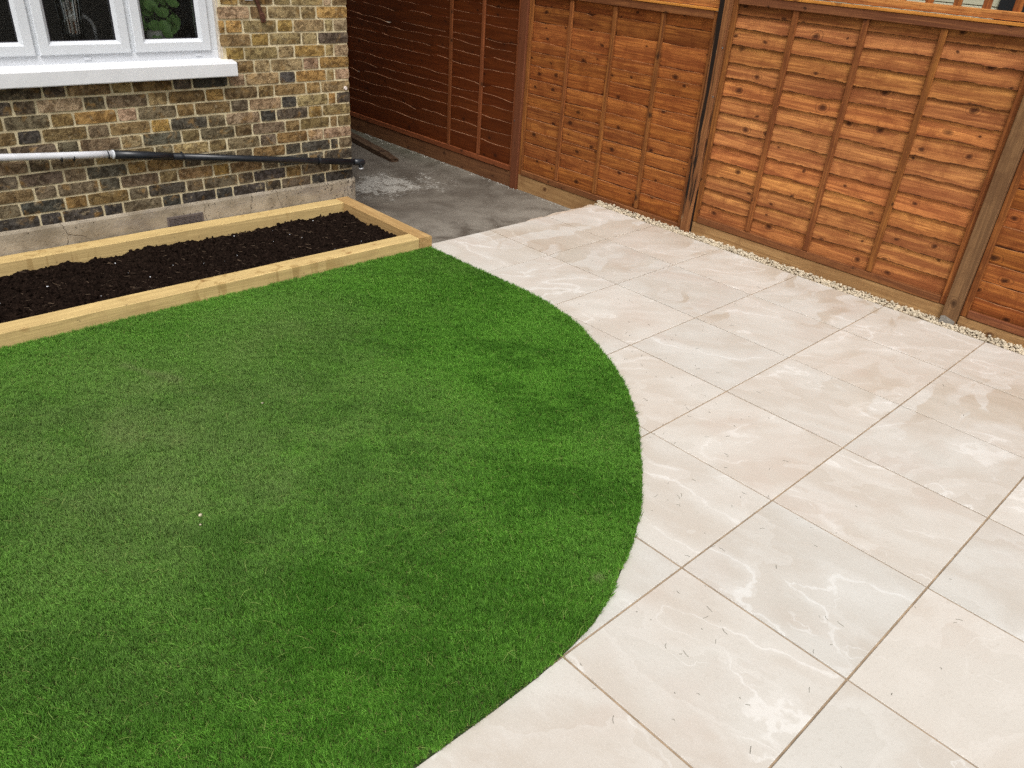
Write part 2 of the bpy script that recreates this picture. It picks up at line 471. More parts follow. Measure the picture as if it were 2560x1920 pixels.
def mat_concrete():
    t = NT('old_concrete')
    pos = t.node('ShaderNodeNewGeometry').outputs['Position']
    sx = t.node('ShaderNodeSeparateXYZ'); t.set(sx.inputs[0], pos)
    n = t.noise(pos, 2.6, 6, .62, .5); f = t.noise(pos, 60, 4, .7); g = t.noise(pos, 9, 5, .65)
    c = t.mix(t.sstep(n, .34, .66), (.085, .070, .054), (.150, .130, .104))
    c = t.mix(t.math('MULTIPLY', t.sstep(g, .46, .7), .35), c, (.185, .165, .138))
    c = t.mix(t.math('MULTIPLY', t.sstep(f, .52, .72), .35), c, (.050, .042, .034))
    # swept cement dust towards the patio
    dust = t.math('MULTIPLY', t.math('SUBTRACT', 1.0, t.sstep(sx.outputs[1], .35, 1.15)), t.sstep(t.noise(pos, 4, 4, .6, .4), .30, .62))
    c = t.mix(t.math('MULTIPLY', dust, .70), c, (.27, .245, .205))
    # spalled white patches
    dx = t.math('DIVIDE', t.math('SUBTRACT', sx.outputs[0], .28), .50); dy = t.math('DIVIDE', t.math('SUBTRACT', sx.outputs[1], 1.78), .34)
    dd = t.math('SQRT', t.math('ADD', t.math('MULTIPLY', dx, dx), t.math('MULTIPLY', dy, dy)))
    pm = t.sstep(t.math('SUBTRACT', t.math('ADD', t.noise(pos, 5.5, 6, .7, .4), t.math('MULTIPLY', t.noise(t.map(pos, (1, 1, 1), (5, 5, 0)), 34, 4, .75), .75)), t.math('MULTIPLY', dd, .20)), .70, .82)
    c = t.mix(t.math('MULTIPLY', pm, .75), c, (.42, .40, .355))
    # dark damp band and algae along the fence
    al = t.math('MULTIPLY', t.sstep(sx.outputs[0], .85, 1.25), t.sstep(sx.outputs[1], 1.5, 3.0))
    c = t.mix(t.math('MULTIPLY', al, .5), c, (.085, .092, .060))
    t.bump(t.math('ADD', t.math('ADD', f, t.math('MULTIPLY', g, 1.2)), t.math('MULTIPLY', pm, -.5)), .45, .008)
    return t.done(c, t.math('SUBTRACT', .88, t.math('MULTIPLY', t.sstep(n, .62, .38), .18)), .3)
M['concrete'] = mat_concrete()

def mat_grass():
    t = NT('artificial_grass_blade')
    at = t.node('ShaderNodeAttribute', attribute_type='INSTANCER', attribute_name='tint')
    br = t.node('ShaderNodeAttribute', attribute_type='INSTANCER', attribute_name='thatch_sheen')
    bc = t.node('ShaderNodeAttribute', attribute_name='blade')
    c = t.mix(bc.outputs['Fac'], (.040, .152, .010), (.195, .450, .058))
    c = t.mix(at.outputs['Fac'], t.mix(1.0, c, (.56, .62, .54), 'MULTIPLY'), t.mix(1.0, c, (1.12, 1.10, 1.10), 'MULTIPLY'))
    c = t.mix(br.outputs['Fac'], c, (.215, .300, .100))
    cu = t.node('ShaderNodeAttribute', attribute_name='curl')
    c = t.mix(cu.outputs['Fac'], c, (.33, .36, .12))
    tr = t.node('ShaderNodeBsdfTranslucent'); t.set(tr.inputs[0], c)
    mx = t.node('ShaderNodeMixShader'); mx.inputs[0].default_value = .30
    t.l.new(t.bsdf.outputs[0], mx.inputs[1]); t.l.new(tr.outputs[0], mx.inputs[2])
    t.l.new(mx.outputs[0], t.out.inputs['Surface'])
    return t.done(c, .6, .10)
M['grass'] = mat_grass()
M['backing'] = plain('turf_backing', (.030, .050, .016), .95, var=.4, scale=60, spec=.05)

def mat_soil():
    t = NT('compost')
    v = t.coord('Object')
    n = t.noise(v, 60, 5, .7); b = t.noise(v, 7, 4, .6)
    c = t.mix(t.sstep(n, .35, .7), (.0050, .0031, .0024), (.0225, .0138, .0100))
    c = t.mix(t.math('MULTIPLY', t.sstep(b, .55, .75), .3), c, (.026, .017, .012))
    fl = t.noise(t.map(v, (1, .35, 1)), 150, 2, .6)
    c = t.mix(t.math('MULTIPLY', t.sstep(fl, .68, .74), .6), c, (.12, .09, .06))
    t.bump(n, .9, .012)
    return t.done(c, 1.0, .03)
M['soil'] = mat_soil()
M['pebble'] = plain('cream_pebble', (.54, .465, .345), .7, var=.22, scale=22, spec=.3, bump=.2)
M['grit'] = plain('grit', (.36, .34, .30), .85, var=.35, scale=12, spec=.2)
M['white'] = plain('white_upvc', (.66, .685, .72), .28, var=.015, scale=5)
M['sill'] = plain('white_painted_sill', (.72, .73, .75), .45, var=.03, scale=9, bump=.08)
M['gasket'] = plain('black_gasket', (.015, .013, .02), .5)
M['black'] = plain('black_pipe', (.012, .014, .018), .33, var=.2, scale=30)
M['hose'] = plain('white_hose', (.62, .63, .66), .4, var=.08, scale=12)
M['metal'] = plain('galvanised', (.45, .45, .44), .4, .9)
M['chrome'] = plain('chrome', (.88, .88, .89), .25, .3, var=.02)
M['rust'] = plain('rusty_iron', (.085, .036, .022), .85, var=.5, scale=60, spec=.2, bump=.6)
M['whiteplug'] = plain('white_plug', (.75, .66, .60), .6)
M['plaster'] = plain('room_plaster', (.30, .28, .26), .9)
M['worktop'] = plain('worktop', (.10, .085, .075), .5)
M['roof'] = plain('roof_slate', (.06, .06, .065), .8)
M['ground'] = plain('earth', (.10, .085, .06), .95, var=.3, scale=4)
M['pot'] = plain('speckled_pot', (.74, .75, .70), .6, var=.18, scale=45)
M['ktile'] = plain('grey_wall_tile', (.27, .30, .31), .25, var=.06)
M['kgrout'] = plain('dark_tile_grout', (.02, .02, .02), .9)
M['kettle'] = plain('black_kettle', (.010, .010, .011), .3)
M['kmetal'] = plain('brushed_handle', (.32, .31, .31), .35, .6)
M['shed'] = wood('pale_shed_board', 'y', (.76, .75, .60), (.66, .66, .52), (.15, .13, .09), .7, .8, .3, bump=.15)
M['sheddoor'] = plain('black_door', (.012, .015, .017), .5)
M['clip'] = plain('dry_clipping', (.10, .10, .065), .8, var=.4, scale=3)
M['edge'] = plain('worn_board_edge', (.34, .155, .065), .7, var=.3, scale=30, bump=.2)
M['dedge'] = plain('worn_dark_edge', (.31, .155, .082), .55, var=.3, scale=30, bump=.2)

def mat_leaf():
    t = NT('house_plant_leaf')
    v = t.objcoord()
    n = t.noise(v, 18, 3, .5)
    return t.done(t.mix(n, (.13, .27, .07), (.26, .46, .14)), .42, .4)
M['leaf'] = mat_leaf()

def mat_glass(name, tint, refl):
    t = NT(name)
    fr = t.node('ShaderNodeFresnel'); fr.inputs[0].default_value = refl
    a = t.node('ShaderNodeBsdfTransparent'); a.inputs[0].default_value = (*tint, 1)
    g = t.node('ShaderNodeBsdfGlossy'); g.inputs['Roughness'].default_value = .01
    mx = t.node('ShaderNodeMixShader')
    t.l.new(fr.outputs[0], mx.inputs[0]); t.l.new(a.outputs[0], mx.inputs[1]); t.l.new(g.outputs[0], mx.inputs[2])
    t.l.new(mx.outputs[0], t.out.inputs['Surface'])
    t.n.remove(t.bsdf)
    return t.mat
M['glass'] = mat_glass('window_glass', (.93, .95, .94), 1.5)
M['jug'] = mat_glass('ribbed_glass', (.82, .86, .87), 2.1)

# ------------------------------------------------------------------ the setting
ALLEY = -0.15
gr = MB().box((-300, -300, -.60), (300, 300, -.30)).obj('ground', M['ground']); tag(gr, kind='structure')
# concrete of the side alley
xs = np.linspace(-1.0, 1.36, 30); ys = np.linspace(-.6, 9.0, 90)
V = [(x, y, ALLEY + .012 * (float(fbm(np.array(x * 2.2 + 5), np.array(y * 2.2 + 9), 3, 3)) - .5)) for x in xs for y in ys]
F = [(i * 90 + j, (i + 1) * 90 + j, (i + 1) * 90 + j + 1, i * 90 + j + 1) for i in range(29) for j in range(89)]
tag(mk('alley_concrete', V, F, M['concrete'], smooth=True), kind='structure')

# patio: bed, grout and slabs
patio = MB().box((-5.45, -6.15, -.29), (1.19, -.002, -.0048)).obj('patio', M['grout']); tag(patio, kind='structure')
hv = MB()
n = 26
top = []
for k in range(n):
    x = .02 + (1.185 - .02) * k / (n - 1)
    top.append((x, .012 + .05 * min(1, (x + .05) / .8) + .008 * random.random(), -.013 - .012 * random.random()))
V = []
for x, y, z in top: V += [(x, .0, -.008), (x, y, z), (x, y + .01, ALLEY - .03)]
F = []
for k in range(n - 1):
    a, b = k * 3, (k + 1) * 3
    F += [(a, a + 1, b + 1, b), (a + 1, a + 2, b + 2, b + 1)]
mk('mortar_edge', V, F, plain('pale_bedding_mortar', (.52, .43, .34), .95, var=.2, scale=25, bump=.4), patio)

TX, TY = .604, .6138
LAWN = [(-.62, -.085), (-.612, -.27), (-.605, -.58), (-.597, -.8), (-.592, -1.0), (-.603, -1.2), (-.642, -1.41), (-.69, -1.56),
        (-.764, -1.72), (-.83, -1.86), (-.90, -1.99), (-1.0, -2.135), (-1.075, -2.232), (-1.21, -2.385), (-1.3, -2.465),
        (-1.405, -2.557), (-1.53, -2.665), (-1.69, -2.787), (-1.86, -2.885), (-2.03, -2.962), (-2.12, -3.003), (-2.245, -3.044),
        (-2.37, -3.064), (-2.53, -3.078), (-2.7, -3.08), (-2.98, -3.076), (-3.3, -3.07), (-4.6, -3.05), (-4.6, -.085)]
LP = np.array(LAWN)
def inside(P):
    x, y = P[:, 0], P[:, 1]
    r = np.zeros(len(P), bool)
    for i in range(len(LP)):
        (x1, y1), (x2, y2) = LP[i], LP[(i + 1) % len(LP)]
        c = ((y1 > y) != (y2 > y)) & (x < (x2 - x1) * (y - y1) / (y2 - y1 + 1e-12) + x1)
        r ^= c
    return r
tv, tf = boxgeo((-.2983, -.3034, -.02), (.2983, .3034, 0), .0014)
tmesh = bpy.data.meshes.new('slab'); tmesh.from_pydata(tv, [], tf); tmesh.materials.append(M['tile'])
for i in range(-9, 2):
    for j in range(0, 10):
        cx, cy = (i + .5) * TX, -(j + .5) * TY
        g = np.array([(cx + a * .29, cy + b * .29) for a in np.linspace(-1, 1, 7) for b in np.linspace(-1, 1, 7)])
        if inside(g).all() or (cx < -.6 and cy > -.6):
            continue
        o = bpy.data.objects.new('paving_slab', tmesh)
        o.location = (cx if i < 1 else cx - .008, cy, random.uniform(-.0008, .0008))
        if i == 1: o.scale = (.964, 1, 1)
        link(o, patio)

# ------------------------------------------------------------------ lawn
base = MB()
rim = [(x, y, .007) for x, y in LAWN]; low = [(x, y, .0012) for x, y in LAWN]
N = len(LAWN)
base.add(rim + low, [tuple(range(N))[::-1]] + [(k, (k + 1) % N, N + (k + 1) % N, N + k) for k in range(N)])
lawn = base.obj('artificial_lawn', M['backing'])
tag(lawn, 'curved green artificial lawn between the timber planter and the pale slabs', 'lawn', kind='stuff')

tuftcol = bpy.data.collections.new('tufts')
for q in range(7):
    rr = random.Random(100 + q)
    V, F, B, K = [], [], [], []
    for b in range(15):
        curl = b >= 12
        a = rr.uniform(0, 2 * math.pi); rad = rr.uniform(0, .0075)
        bx, by = rad * math.cos(a), rad * math.sin(a)
        h = rr.uniform(.016, .025) if not curl else rr.uniform(.007, .012)
        w = rr.uniform(.0006, .0012) if not curl else .0006
        d = rr.uniform(0, 2 * math.pi); lean = rr.uniform(.15, .75) if not curl else rr.uniform(.8, 1.6)
        dx, dy = math.cos(d), math.sin(d); px, py = -dy, dx
        n0 = len(V)
        for s, (tt, ww) in enumerate(((0, 1), (.5, .9))):
            k = lean * tt * tt * h; z = h * tt * (1 - .25 * lean * tt * .6)
            V += [(bx + dx * k - px * w * ww, by + dy * k - py * w * ww, z), (bx + dx * k + px * w * ww, by + dy * k + py * w * ww, z)]
        k = lean * h; z = h * (1 - .25 * lean)
        V += [(bx + dx * k, by + dy * k, max(.004, z))]
        F += [(n0, n0 + 1, n0 + 3, n0 + 2), (n0 + 2, n0 + 3, n0 + 4)]
        sh = rr.random()
        B += [sh] * 5; K += [1.0 if curl else 0.0] * 5
    me = bpy.data.meshes.new('tuft'); me.from_pydata(V, [], F)
    me.attributes.new('blade', 'FLOAT', 'POINT').data.foreach_set('value', B)
    me.attributes.new('curl', 'FLOAT', 'POINT').data.foreach_set('value', K)
    me.materials.append(M['grass'])
    tuftcol.objects.link(bpy.data.objects.new('tuft.%02d' % q, me))

# a stray long fibre
V, F = [], []
for sx_, (tt, zz) in enumerate(((0, .012), (.4, .025), (.8, .027), (1.0, .024))):
    ox = tt * .034; oy = .006 * math.sin(tt * 2.4)
    V += [(ox, oy - .0006, zz), (ox, oy + .0006, zz)]
F = [(2 * k, 2 * k + 1, 2 * k + 3, 2 * k + 2) for k in range(3)]
me = bpy.data.meshes.new('tuft'); me.from_pydata(V, [], F)
me.attributes.new('blade', 'FLOAT', 'POINT').data.foreach_set('value', [1.0] * len(V))
me.attributes.new('curl', 'FLOAT', 'POINT').data.foreach_set('value', [.55] * len(V))
me.materials.append(M['grass'])
tuftcol.objects.link(bpy.data.objects.new('tuft.07', me))
def grid_pts(x0, x1, y0, y1, s):
    gx, gy = np.meshgrid(np.arange(x0, x1, s), np.arange(y0, y1, s))
    P = np.c_[gx.ravel(), gy.ravel()]
    return P + rng.uniform(-.6, .6, P.shape) * s
P = np.vstack([grid_pts(-3.95, -.55, -3.12, -.06, .0080), grid_pts(-4.6, -3.95, -3.12, -.06, .016)])
P = P[inside(P)]
x, y = P[:, 0], P[:, 1]
f1 = fbm(x * 1.3 + 40, y * 1.3 + 20, 3, 21); f2 = fbm(x * 2.1 + 10, y * 2.1 + 70, 3, 31); f3 = fbm(x * 6 + 3, y * 6 + 5, 3, 41)
f4 = fbm(x * 22 + 3, y * 22 + 5, 2, 51)
ru, rv = .73 * x - .68 * y, .68 * x + .73 * y
f5 = fbm(ru * 13 + 50, rv * 40 + 50, 3, 61); f6 = fbm(ru * 1.6 + 90, rv * 3.2 + 30, 3, 71)
phi = 2.6 + 3.0 * (f1 - .5) * 2 + rng.normal(0, .9, len(x))
theta = np.clip(.30 + .7 * (f2 - .5) + .4 * (f3 - .5) + 1.3 * (f5 - .5) + rng.normal(0, .14, len(x)), .0, .95)
# flattened pile left of the middle, its pale sheen put into the colour
worn = np.exp(-(((x + 2.85) / .80) ** 2 + ((y + 1.35) / .85) ** 2))  # flattened area, mask of its painted pale sheen
worn = np.clip(worn + .5 * np.exp(-(((x + 1.9) / .5) ** 2 + ((y + .6) / .35) ** 2)), 0, 1)
tear = np.exp(-(((x + 2.10) / .022) ** 2 + ((y + 2.93) / .016) ** 2))                   # scuffed spot at the rim
sx0, sy0, sx1, sy1 = -2.80, -.58, -2.66, -.86                                         # a brushed streak
tq = np.clip(((x - sx0) * (sx1 - sx0) + (y - sy0) * (sy1 - sy0)) / ((sx1 - sx0) ** 2 + (sy1 - sy0) ** 2), 0, 1)
streak = np.exp(-(((x - sx0 - tq * (sx1 - sx0)) ** 2 + (y - sy0 - tq * (sy1 - sy0)) ** 2) / .022 ** 2))
thatch_sheen = np.clip(.02 + .85 * worn * (.55 + .9 * (f3 - .3)) + .40 * (f2 - .52) + 1.2 * tear + .5 * streak + rng.normal(0, .06, len(x)), 0, .95)
tint = np.clip(.5 + .6 * streak + .8 * (f3 - .5) + .6 * (f2 - .5) + 1.4 * (f6 - .5) + 1.5 * (f5 - .5) + .22 * np.clip((x + 2.9) / 1.2, -1, .4) + .15 * np.clip((y + 2.2) / 1.0, -1, 1) + rng.normal(0, .25, len(x)), 0, 1)
rot = np.c_[np.zeros(len(x)), theta, phi].astype(np.float32)
# blades at the rim splay over the slabs
scl = np.clip(rng.normal(1.0, .16, len(x)) + .25 * (f4 - .5), .6, 1.5)
gm = bpy.data.meshes.new('grass_pile')
gm.vertices.add(len(x))
gm.vertices.foreach_set('co', np.c_[x, y, np.full(len(x), .0075)].astype(np.float32).ravel())
gm.attributes.new('rot', 'FLOAT_VECTOR', 'POINT').data.foreach_set('vector', rot.ravel())
for nm, arr in (('scl', scl), ('tint', tint), ('thatch_sheen', thatch_sheen)):
    gm.attributes.new(nm, 'FLOAT', 'POINT').data.foreach_set('value', arr.astype(np.float32))
gm.attributes.new('idx', 'INT', 'POINT').data.foreach_set('value', np.where(rng.random(len(x)) < .010, 7, rng.integers(0, 7, len(x))).astype(np.int32))
pile = bpy.data.objects.new('grass_pile', gm); link(pile, lawn); pile['kind'] = 'stuff'
ng = bpy.data.node_groups.new('grass_pile', 'GeometryNodeTree')
ng.interface.new_socket('Geometry', in_out='INPUT', socket_type='NodeSocketGeometry')
ng.interface.new_socket('Geometry', in_out='OUTPUT', socket_type='NodeSocketGeometry')
gi, go = ng.nodes.new('NodeGroupInput'), ng.nodes.new('NodeGroupOutput')
ci = ng.nodes.new('GeometryNodeCollectionInfo'); ci.inputs[0].default_value = tuftcol
ci.inputs['Separate Children'].default_value = True; ci.inputs['Reset Children'].default_value = True
ip = ng.nodes.new('GeometryNodeInstanceOnPoints'); ip.inputs['Pick Instance'].default_value = True
def nattr(nm, typ):
    a = ng.nodes.new('GeometryNodeInputNamedAttribute'); a.data_type = typ; a.inputs[0].default_value = nm
    return a.outputs[0]
L = ng.links.new
L(gi.outputs[0], ip.inputs['Points']); L(ci.outputs[0], ip.inputs['Instance'])
L(nattr('idx', 'INT'), ip.inputs['Instance Index']); L(nattr('rot', 'FLOAT_VECTOR'), ip.inputs['Rotation']); L(nattr('scl', 'FLOAT'), ip.inputs['Scale'])
L(ip.outputs[0], go.inputs[0])
md = pile.modifiers.new('pile', 'NODES'); md.node_group = ng

# ------------------------------------------------------------------ the house
house = empty('house', (-2.5, .99, ALLEY))
tag(house, 'yellow stock brick house with white window above a timber planter', 'house')
def loc(o): # children are given in world coordinates
    o.matrix_parent_inverse = house.matrix_basis.inverted()
    return o
YF = .990
XC = -.530
Z0, CH, J = .217, .079, .0128
WX0, WX1, WZ0, WZ1 = -3.03, -1.455, 1.0, 2.19
HT = 5.4
core = MB()
ym = YF + .0062
core.box((-4.7, ym, -.3), (WX0, ym + .23, HT)).box((WX1, ym, -.3), (XC - .004, ym + .23, HT)).box((WX0, ym, -.3), (WX1, ym + .23, WZ0 + .02)).box((WX0, ym, WZ1), (WX1, ym + .23, HT))
core.box((XC - .25, ym + .23, -.3), (XC - .004, 7.0, HT)).box((-4.7, 6.8, -.3), (XC - .25, 7.0, HT)).box((-4.7, ym + .23, -.3), (-4.5, 6.8, HT))
wall = loc(core.obj('wall', M['mortar'], house))
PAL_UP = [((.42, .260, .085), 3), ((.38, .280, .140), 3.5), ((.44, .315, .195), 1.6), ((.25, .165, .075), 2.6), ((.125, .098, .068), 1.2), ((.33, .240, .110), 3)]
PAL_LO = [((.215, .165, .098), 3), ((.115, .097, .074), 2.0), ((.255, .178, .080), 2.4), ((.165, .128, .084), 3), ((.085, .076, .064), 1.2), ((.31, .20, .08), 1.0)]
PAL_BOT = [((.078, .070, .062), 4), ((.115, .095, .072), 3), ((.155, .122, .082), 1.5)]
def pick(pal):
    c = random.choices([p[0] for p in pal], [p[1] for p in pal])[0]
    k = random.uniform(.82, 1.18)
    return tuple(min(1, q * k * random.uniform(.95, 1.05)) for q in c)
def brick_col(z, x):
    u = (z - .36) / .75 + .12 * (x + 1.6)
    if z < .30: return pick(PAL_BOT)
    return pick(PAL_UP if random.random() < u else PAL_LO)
def brick_geo(x0, x1, z0, z1, nx=5, nz=3):
    """worn brick face: cushion edge, chipped corners"""
    V = []
    for a in range(nx):
        for b in range(nz):
            ed = a in (0, nx - 1) or b in (0, nz - 1); co = a in (0, nx - 1) and b in (0, nz - 1)
            xx = x0 + (x1 - x0) * (0, .08, .5, .92, 1)[a]; zz = z0 + (z1 - z0) * (0, .5, 1)[b]
            if co:
                xx += (.004 if a == 0 else -.004) * random.random(); zz += (.004 if b == 0 else -.004) * random.random()
            if ed: xx += random.uniform(-.0016, .0016); zz += random.uniform(-.0012, .0012)
            V.append((xx, (.0022 if ed else 0) + random.uniform(-.0012, .0012), zz))
    F = [(a * nz + b, (a + 1) * nz + b, (a + 1) * nz + b + 1, a * nz + b + 1) for a in range(nx - 1) for b in range(nz - 1)]
    ring = [a * nz for a in range(nx)] + [(nx - 1) * nz + b for b in range(1, nz)] + [a * nz + nz - 1 for a in range(nx - 2, -1, -1)] + [b for b in range(nz - 2, 0, -1)]
    n0 = len(V)
    V += [(V[i][0], .03, V[i][2]) for i in ring]
    m_ = len(ring)
    F += [(ring[(k + 1) % m_], ring[k], n0 + k, n0 + (k + 1) % m_) for k in range(m_)]
    return V, F
def add_col(me, cols):
    at = me.attributes.new('col', 'FLOAT_COLOR', 'POINT')
    at.data.foreach_set('color', np.array(cols, np.float32).ravel())
rest_v, rest_f, rest_c = [], [], []
nb = 0
row = 0
z = Z0
while z < HT - .08:
    xr = XC
    seq = ['s', 'h'] if row % 2 == 0 else None
    k = 0
    sag = 0
    while xr > -4.65:
        if row % 2 == 0: w = .226 if k % 2 == 0 else .107
        else: w = .107 if k == 0 else (.052 if k == 1 else (.226 if k % 2 == 0 else .107))
        w += random.uniform(-.006, .006)
        a, b = xr - w, xr
        xr = a - J; k += 1
        z1 = z + CH - J
        pieces = [(a, b)]
        if z1 > WZ0 + .02 and z < WZ1:
            lo, hi = (-3.095, -1.385) if z < 1.08 else (WX0, WX1)
            pieces = []
            if a < lo - .025: pieces.append((a, min(b, lo - .003)))
            if b > hi + .025: pieces.append((max(a, hi + .003), b))
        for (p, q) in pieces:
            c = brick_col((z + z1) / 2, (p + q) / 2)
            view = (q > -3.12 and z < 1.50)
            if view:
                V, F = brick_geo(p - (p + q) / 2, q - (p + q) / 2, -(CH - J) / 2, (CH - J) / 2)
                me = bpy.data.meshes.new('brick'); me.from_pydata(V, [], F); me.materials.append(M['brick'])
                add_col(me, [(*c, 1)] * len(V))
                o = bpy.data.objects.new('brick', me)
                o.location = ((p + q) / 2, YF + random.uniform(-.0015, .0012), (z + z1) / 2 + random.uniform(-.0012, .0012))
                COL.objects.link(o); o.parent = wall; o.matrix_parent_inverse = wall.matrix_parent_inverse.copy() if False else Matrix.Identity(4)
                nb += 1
            else:
                n0 = len(rest_v)
                yy = YF + random.uniform(-.001, .003)
                bv, bf = boxgeo((p, yy, z), (q, yy + .03, z1))
                rest_v += bv; rest_f += [tuple(i + n0 for i in f) for f in bf]; rest_c += [(*c, 1)] * 8
    # side wall on the alley
    yr = YF + .005; k = 0
    while yr < 6.9:
        if row % 2 == 0: w = .102 if k == 0 else (.052 if k == 1 else (.226 if k % 2 == 0 else .107))
        else: w = .221 if k == 0 else (.107 if k % 2 == 1 else .226)
        xx = XC + random.uniform(-.003, .001)
        bv, bf = boxgeo((xx - .03, yr + (.001 if k else 0), z), (xx, yr + w, z + CH - J))
        n0 = len(rest_v)
        if k or row % 2 == 0 or True:
            c = brick_col(z + .03, XC)
            if k == 0: bv = [(q[0], max(q[1], YF + .032), q[2]) for q in bv]
            rest_v += bv; rest_f += [tuple(i + n0 for i in f) for f in bf]; rest_c += [(*c, 1)] * 8
        yr += w + J; k += 1
    z += CH; row += 1
for o in list(wall.children):
    o.matrix_parent_inverse = Matrix.Identity(4)
rb = mk('brickwork', rest_v, rest_f, M['brick'], wall); add_col(rb.data, rest_c); rb['kind'] = 'stuff'
wall.location = (0, 0, 0)
# wall children are expressed in world space: cancel the house origin once
wall.matrix_parent_inverse = house.matrix_basis.inverted()
print('BRICKS', nb)

# plinth, slightly proud of the wall, with a hand-floated top edge
PF = .974
V, F = [], []
n = 110
for k in range(n):
    x = -4.7 + (XC + .016 + 4.7) * k / (n - 1)
    w = .006 * (float(fbm(np.array(x * 5.0), np.array(2.2), 3, 5)) - .5)
    zt = .219 + .5 * w
    r = .012 if k == n - 1 else 0
    V += [(x, PF + w * .5 + r, -.30), (x, PF + w * .5 + r, zt - .016), (x, PF + .006 + r, zt - .003), (x, YF + .012, zt + .002)]
for k in range(n - 1):
    a, b = 4 * k, 4 * (k + 1)
    F += [(a + q, b + q, b + q + 1, a + q + 1) for q in range(3)]
m1 = len(V)
xe = XC + .018
V += [(xe, PF + .014, -.30), (xe, PF + .014, .205), (xe - .006, PF + .02, .216), (XC - .01, YF + .02, .220), (xe, 7, -.30), (xe, 7, .205), (xe - .006, 7, .216), (XC - .01, 7, .220)]
a = 4 * (n - 1)
F += [(a + q, m1 + q, m1 + q + 1, a + q + 1) for q in range(3)] + [(m1 + q, m1 + 4 + q, m1 + 5 + q, m1 + 1 + q) for q in range(3)]
plinth = loc(mk('plinth', V, F, M['plinth'], house))
# air vent grille let into the plinth
vx0, vx1, vz0, vz1 = -1.955, -1.715, .075, .150
vent = MB()
yv = PF - .004
vent.box((vx0, yv, vz0), (vx1, PF + .01, vz0 + .012)).box((vx0, yv, vz1 - .012), (vx1, PF + .01, vz1)).box((vx0, yv, vz0 + .012), (vx0 + .012, PF + .01, vz1 - .012)).box((vx1 - .012, yv, vz0 + .012), (vx1, PF + .01, vz1 - .012))
M['vent'] = plain('dull_vent_metal', (.13, .11, .11), .6, .2, var=.2, scale=40)
vo = loc(vent.obj('air_vent', M['vent'], house))
g = MB()
x = vx0 + .02
while x < vx1 - .012:
    g.box((x, PF - .003, vz0 + .013), (x + .003, PF + .001, vz1 - .013)); x += .009
zz = vz0 + .02
while zz < vz1 - .012:
    g.box((vx0 + .013, PF - .0035, zz), (vx1 - .013, PF - .0005, zz + .003)); zz += .010
go_ = g.obj('grille', M['vent'], vo); go_['kind'] = 'stuff'
bk = MB().box((vx0 + .012, PF - .0012, vz0 + .012), (vx1 - .012, PF + .004, vz1 - .012)).obj('vent_backing', M['gasket'], vo)

# window
YW = 1.030
win = MB()
win.box((WX0, YW, 1.085), (WX1, YW + .07, 1.142), .003).box((WX0, YW, WZ1 - .06), (WX1, YW + .07, WZ1 - .001), .003)
win.box((WX1 - .052, YW + .001, 1.142), (WX1, YW + .069, WZ1 - .06), .003).box((WX0, YW + .001, 1.142), (WX0 + .052, YW + .069, WZ1 - .06), .003)
CAS = [(-2.975, -2.491), (-2.473, -1.987), (-1.964, -1.503)]
for xm in (-2.482, -1.9755): win.box((xm - .03, YW + .002, 1.142), (xm + .03, YW + .068, WZ1 - .06), .003)
window = loc(win.obj('window', M['white'], house))
for (a, b) in CAS:
    c = MB()
    y0, y1 = YW - .016, YW + .045
    z0_, z1_ = 1.139, WZ1 - .055
    fw = .070
    # mitred sash: outer face, then a bevelled glazing bead sloping in to the glass
    def ringv(ins, y): return [(a + ins, y, z0_ + ins), (b - ins, y, z0_ + ins), (b - ins, y, z1_ - ins), (a + ins, y, z1_ - ins)]
    V = ringv(0, YW + .005) + ringv(.001, y0 + .005) + ringv(.006, y0) + ringv(fw - .018, y0) + ringv(fw - .016, y0 + .003) + ringv(fw, y0 + .022) + ringv(fw, y1)
    F = [(r_ * 4 + k, r_ * 4 + (k + 1) % 4, r_ * 4 + 4 + (k + 1) % 4, r_ * 4 + 4 + k) for r_ in range(6) for k in range(4)]
    c.add(V, F)
    c.obj('casement', M['white'], window)
    gk = MB()
    gv = [(a + fw - .001, y0 + .0215, z0_ + fw - .001), (b - fw + .001, y0 + .0215, z0_ + fw - .001), (b - fw + .001, y0 + .0215, z1_ - fw + .001), (a + fw - .001, y0 + .0215, z1_ - fw + .001)]
    gi_ = [(a + fw + .005, y0 + .024, z0_ + fw + .005), (b - fw - .005, y0 + .024, z0_ + fw + .005), (b - fw - .005, y0 + .024, z1_ - fw - .005), (a + fw + .005, y0 + .024, z1_ - fw - .005)]
    gk.add(gv + gi_, [(k, (k + 1) % 4, 4 + (k + 1) % 4, 4 + k) for k in range(4)])
    gk.obj('gasket', M['gasket'], window)
    mk('pane', [(a + fw, y0 + .026, z0_ + fw), (b - fw, y0 + .026, z0_ + fw), (b - fw, y0 + .026, z1_ - fw), (a + fw, y0 + .026, z1_ - fw)], [(0, 1, 2, 3)], M['glass'], window)
for xt in (-2.231, -1.586, -2.76):
    MB().box((xt - .019, YW - .006, 1.108), (xt + .019, YW + .001, 1.124), .002).obj('drain_cover', M['white'], window)
for o in window.children: o.matrix_parent_inverse = Matrix.Identity(4)
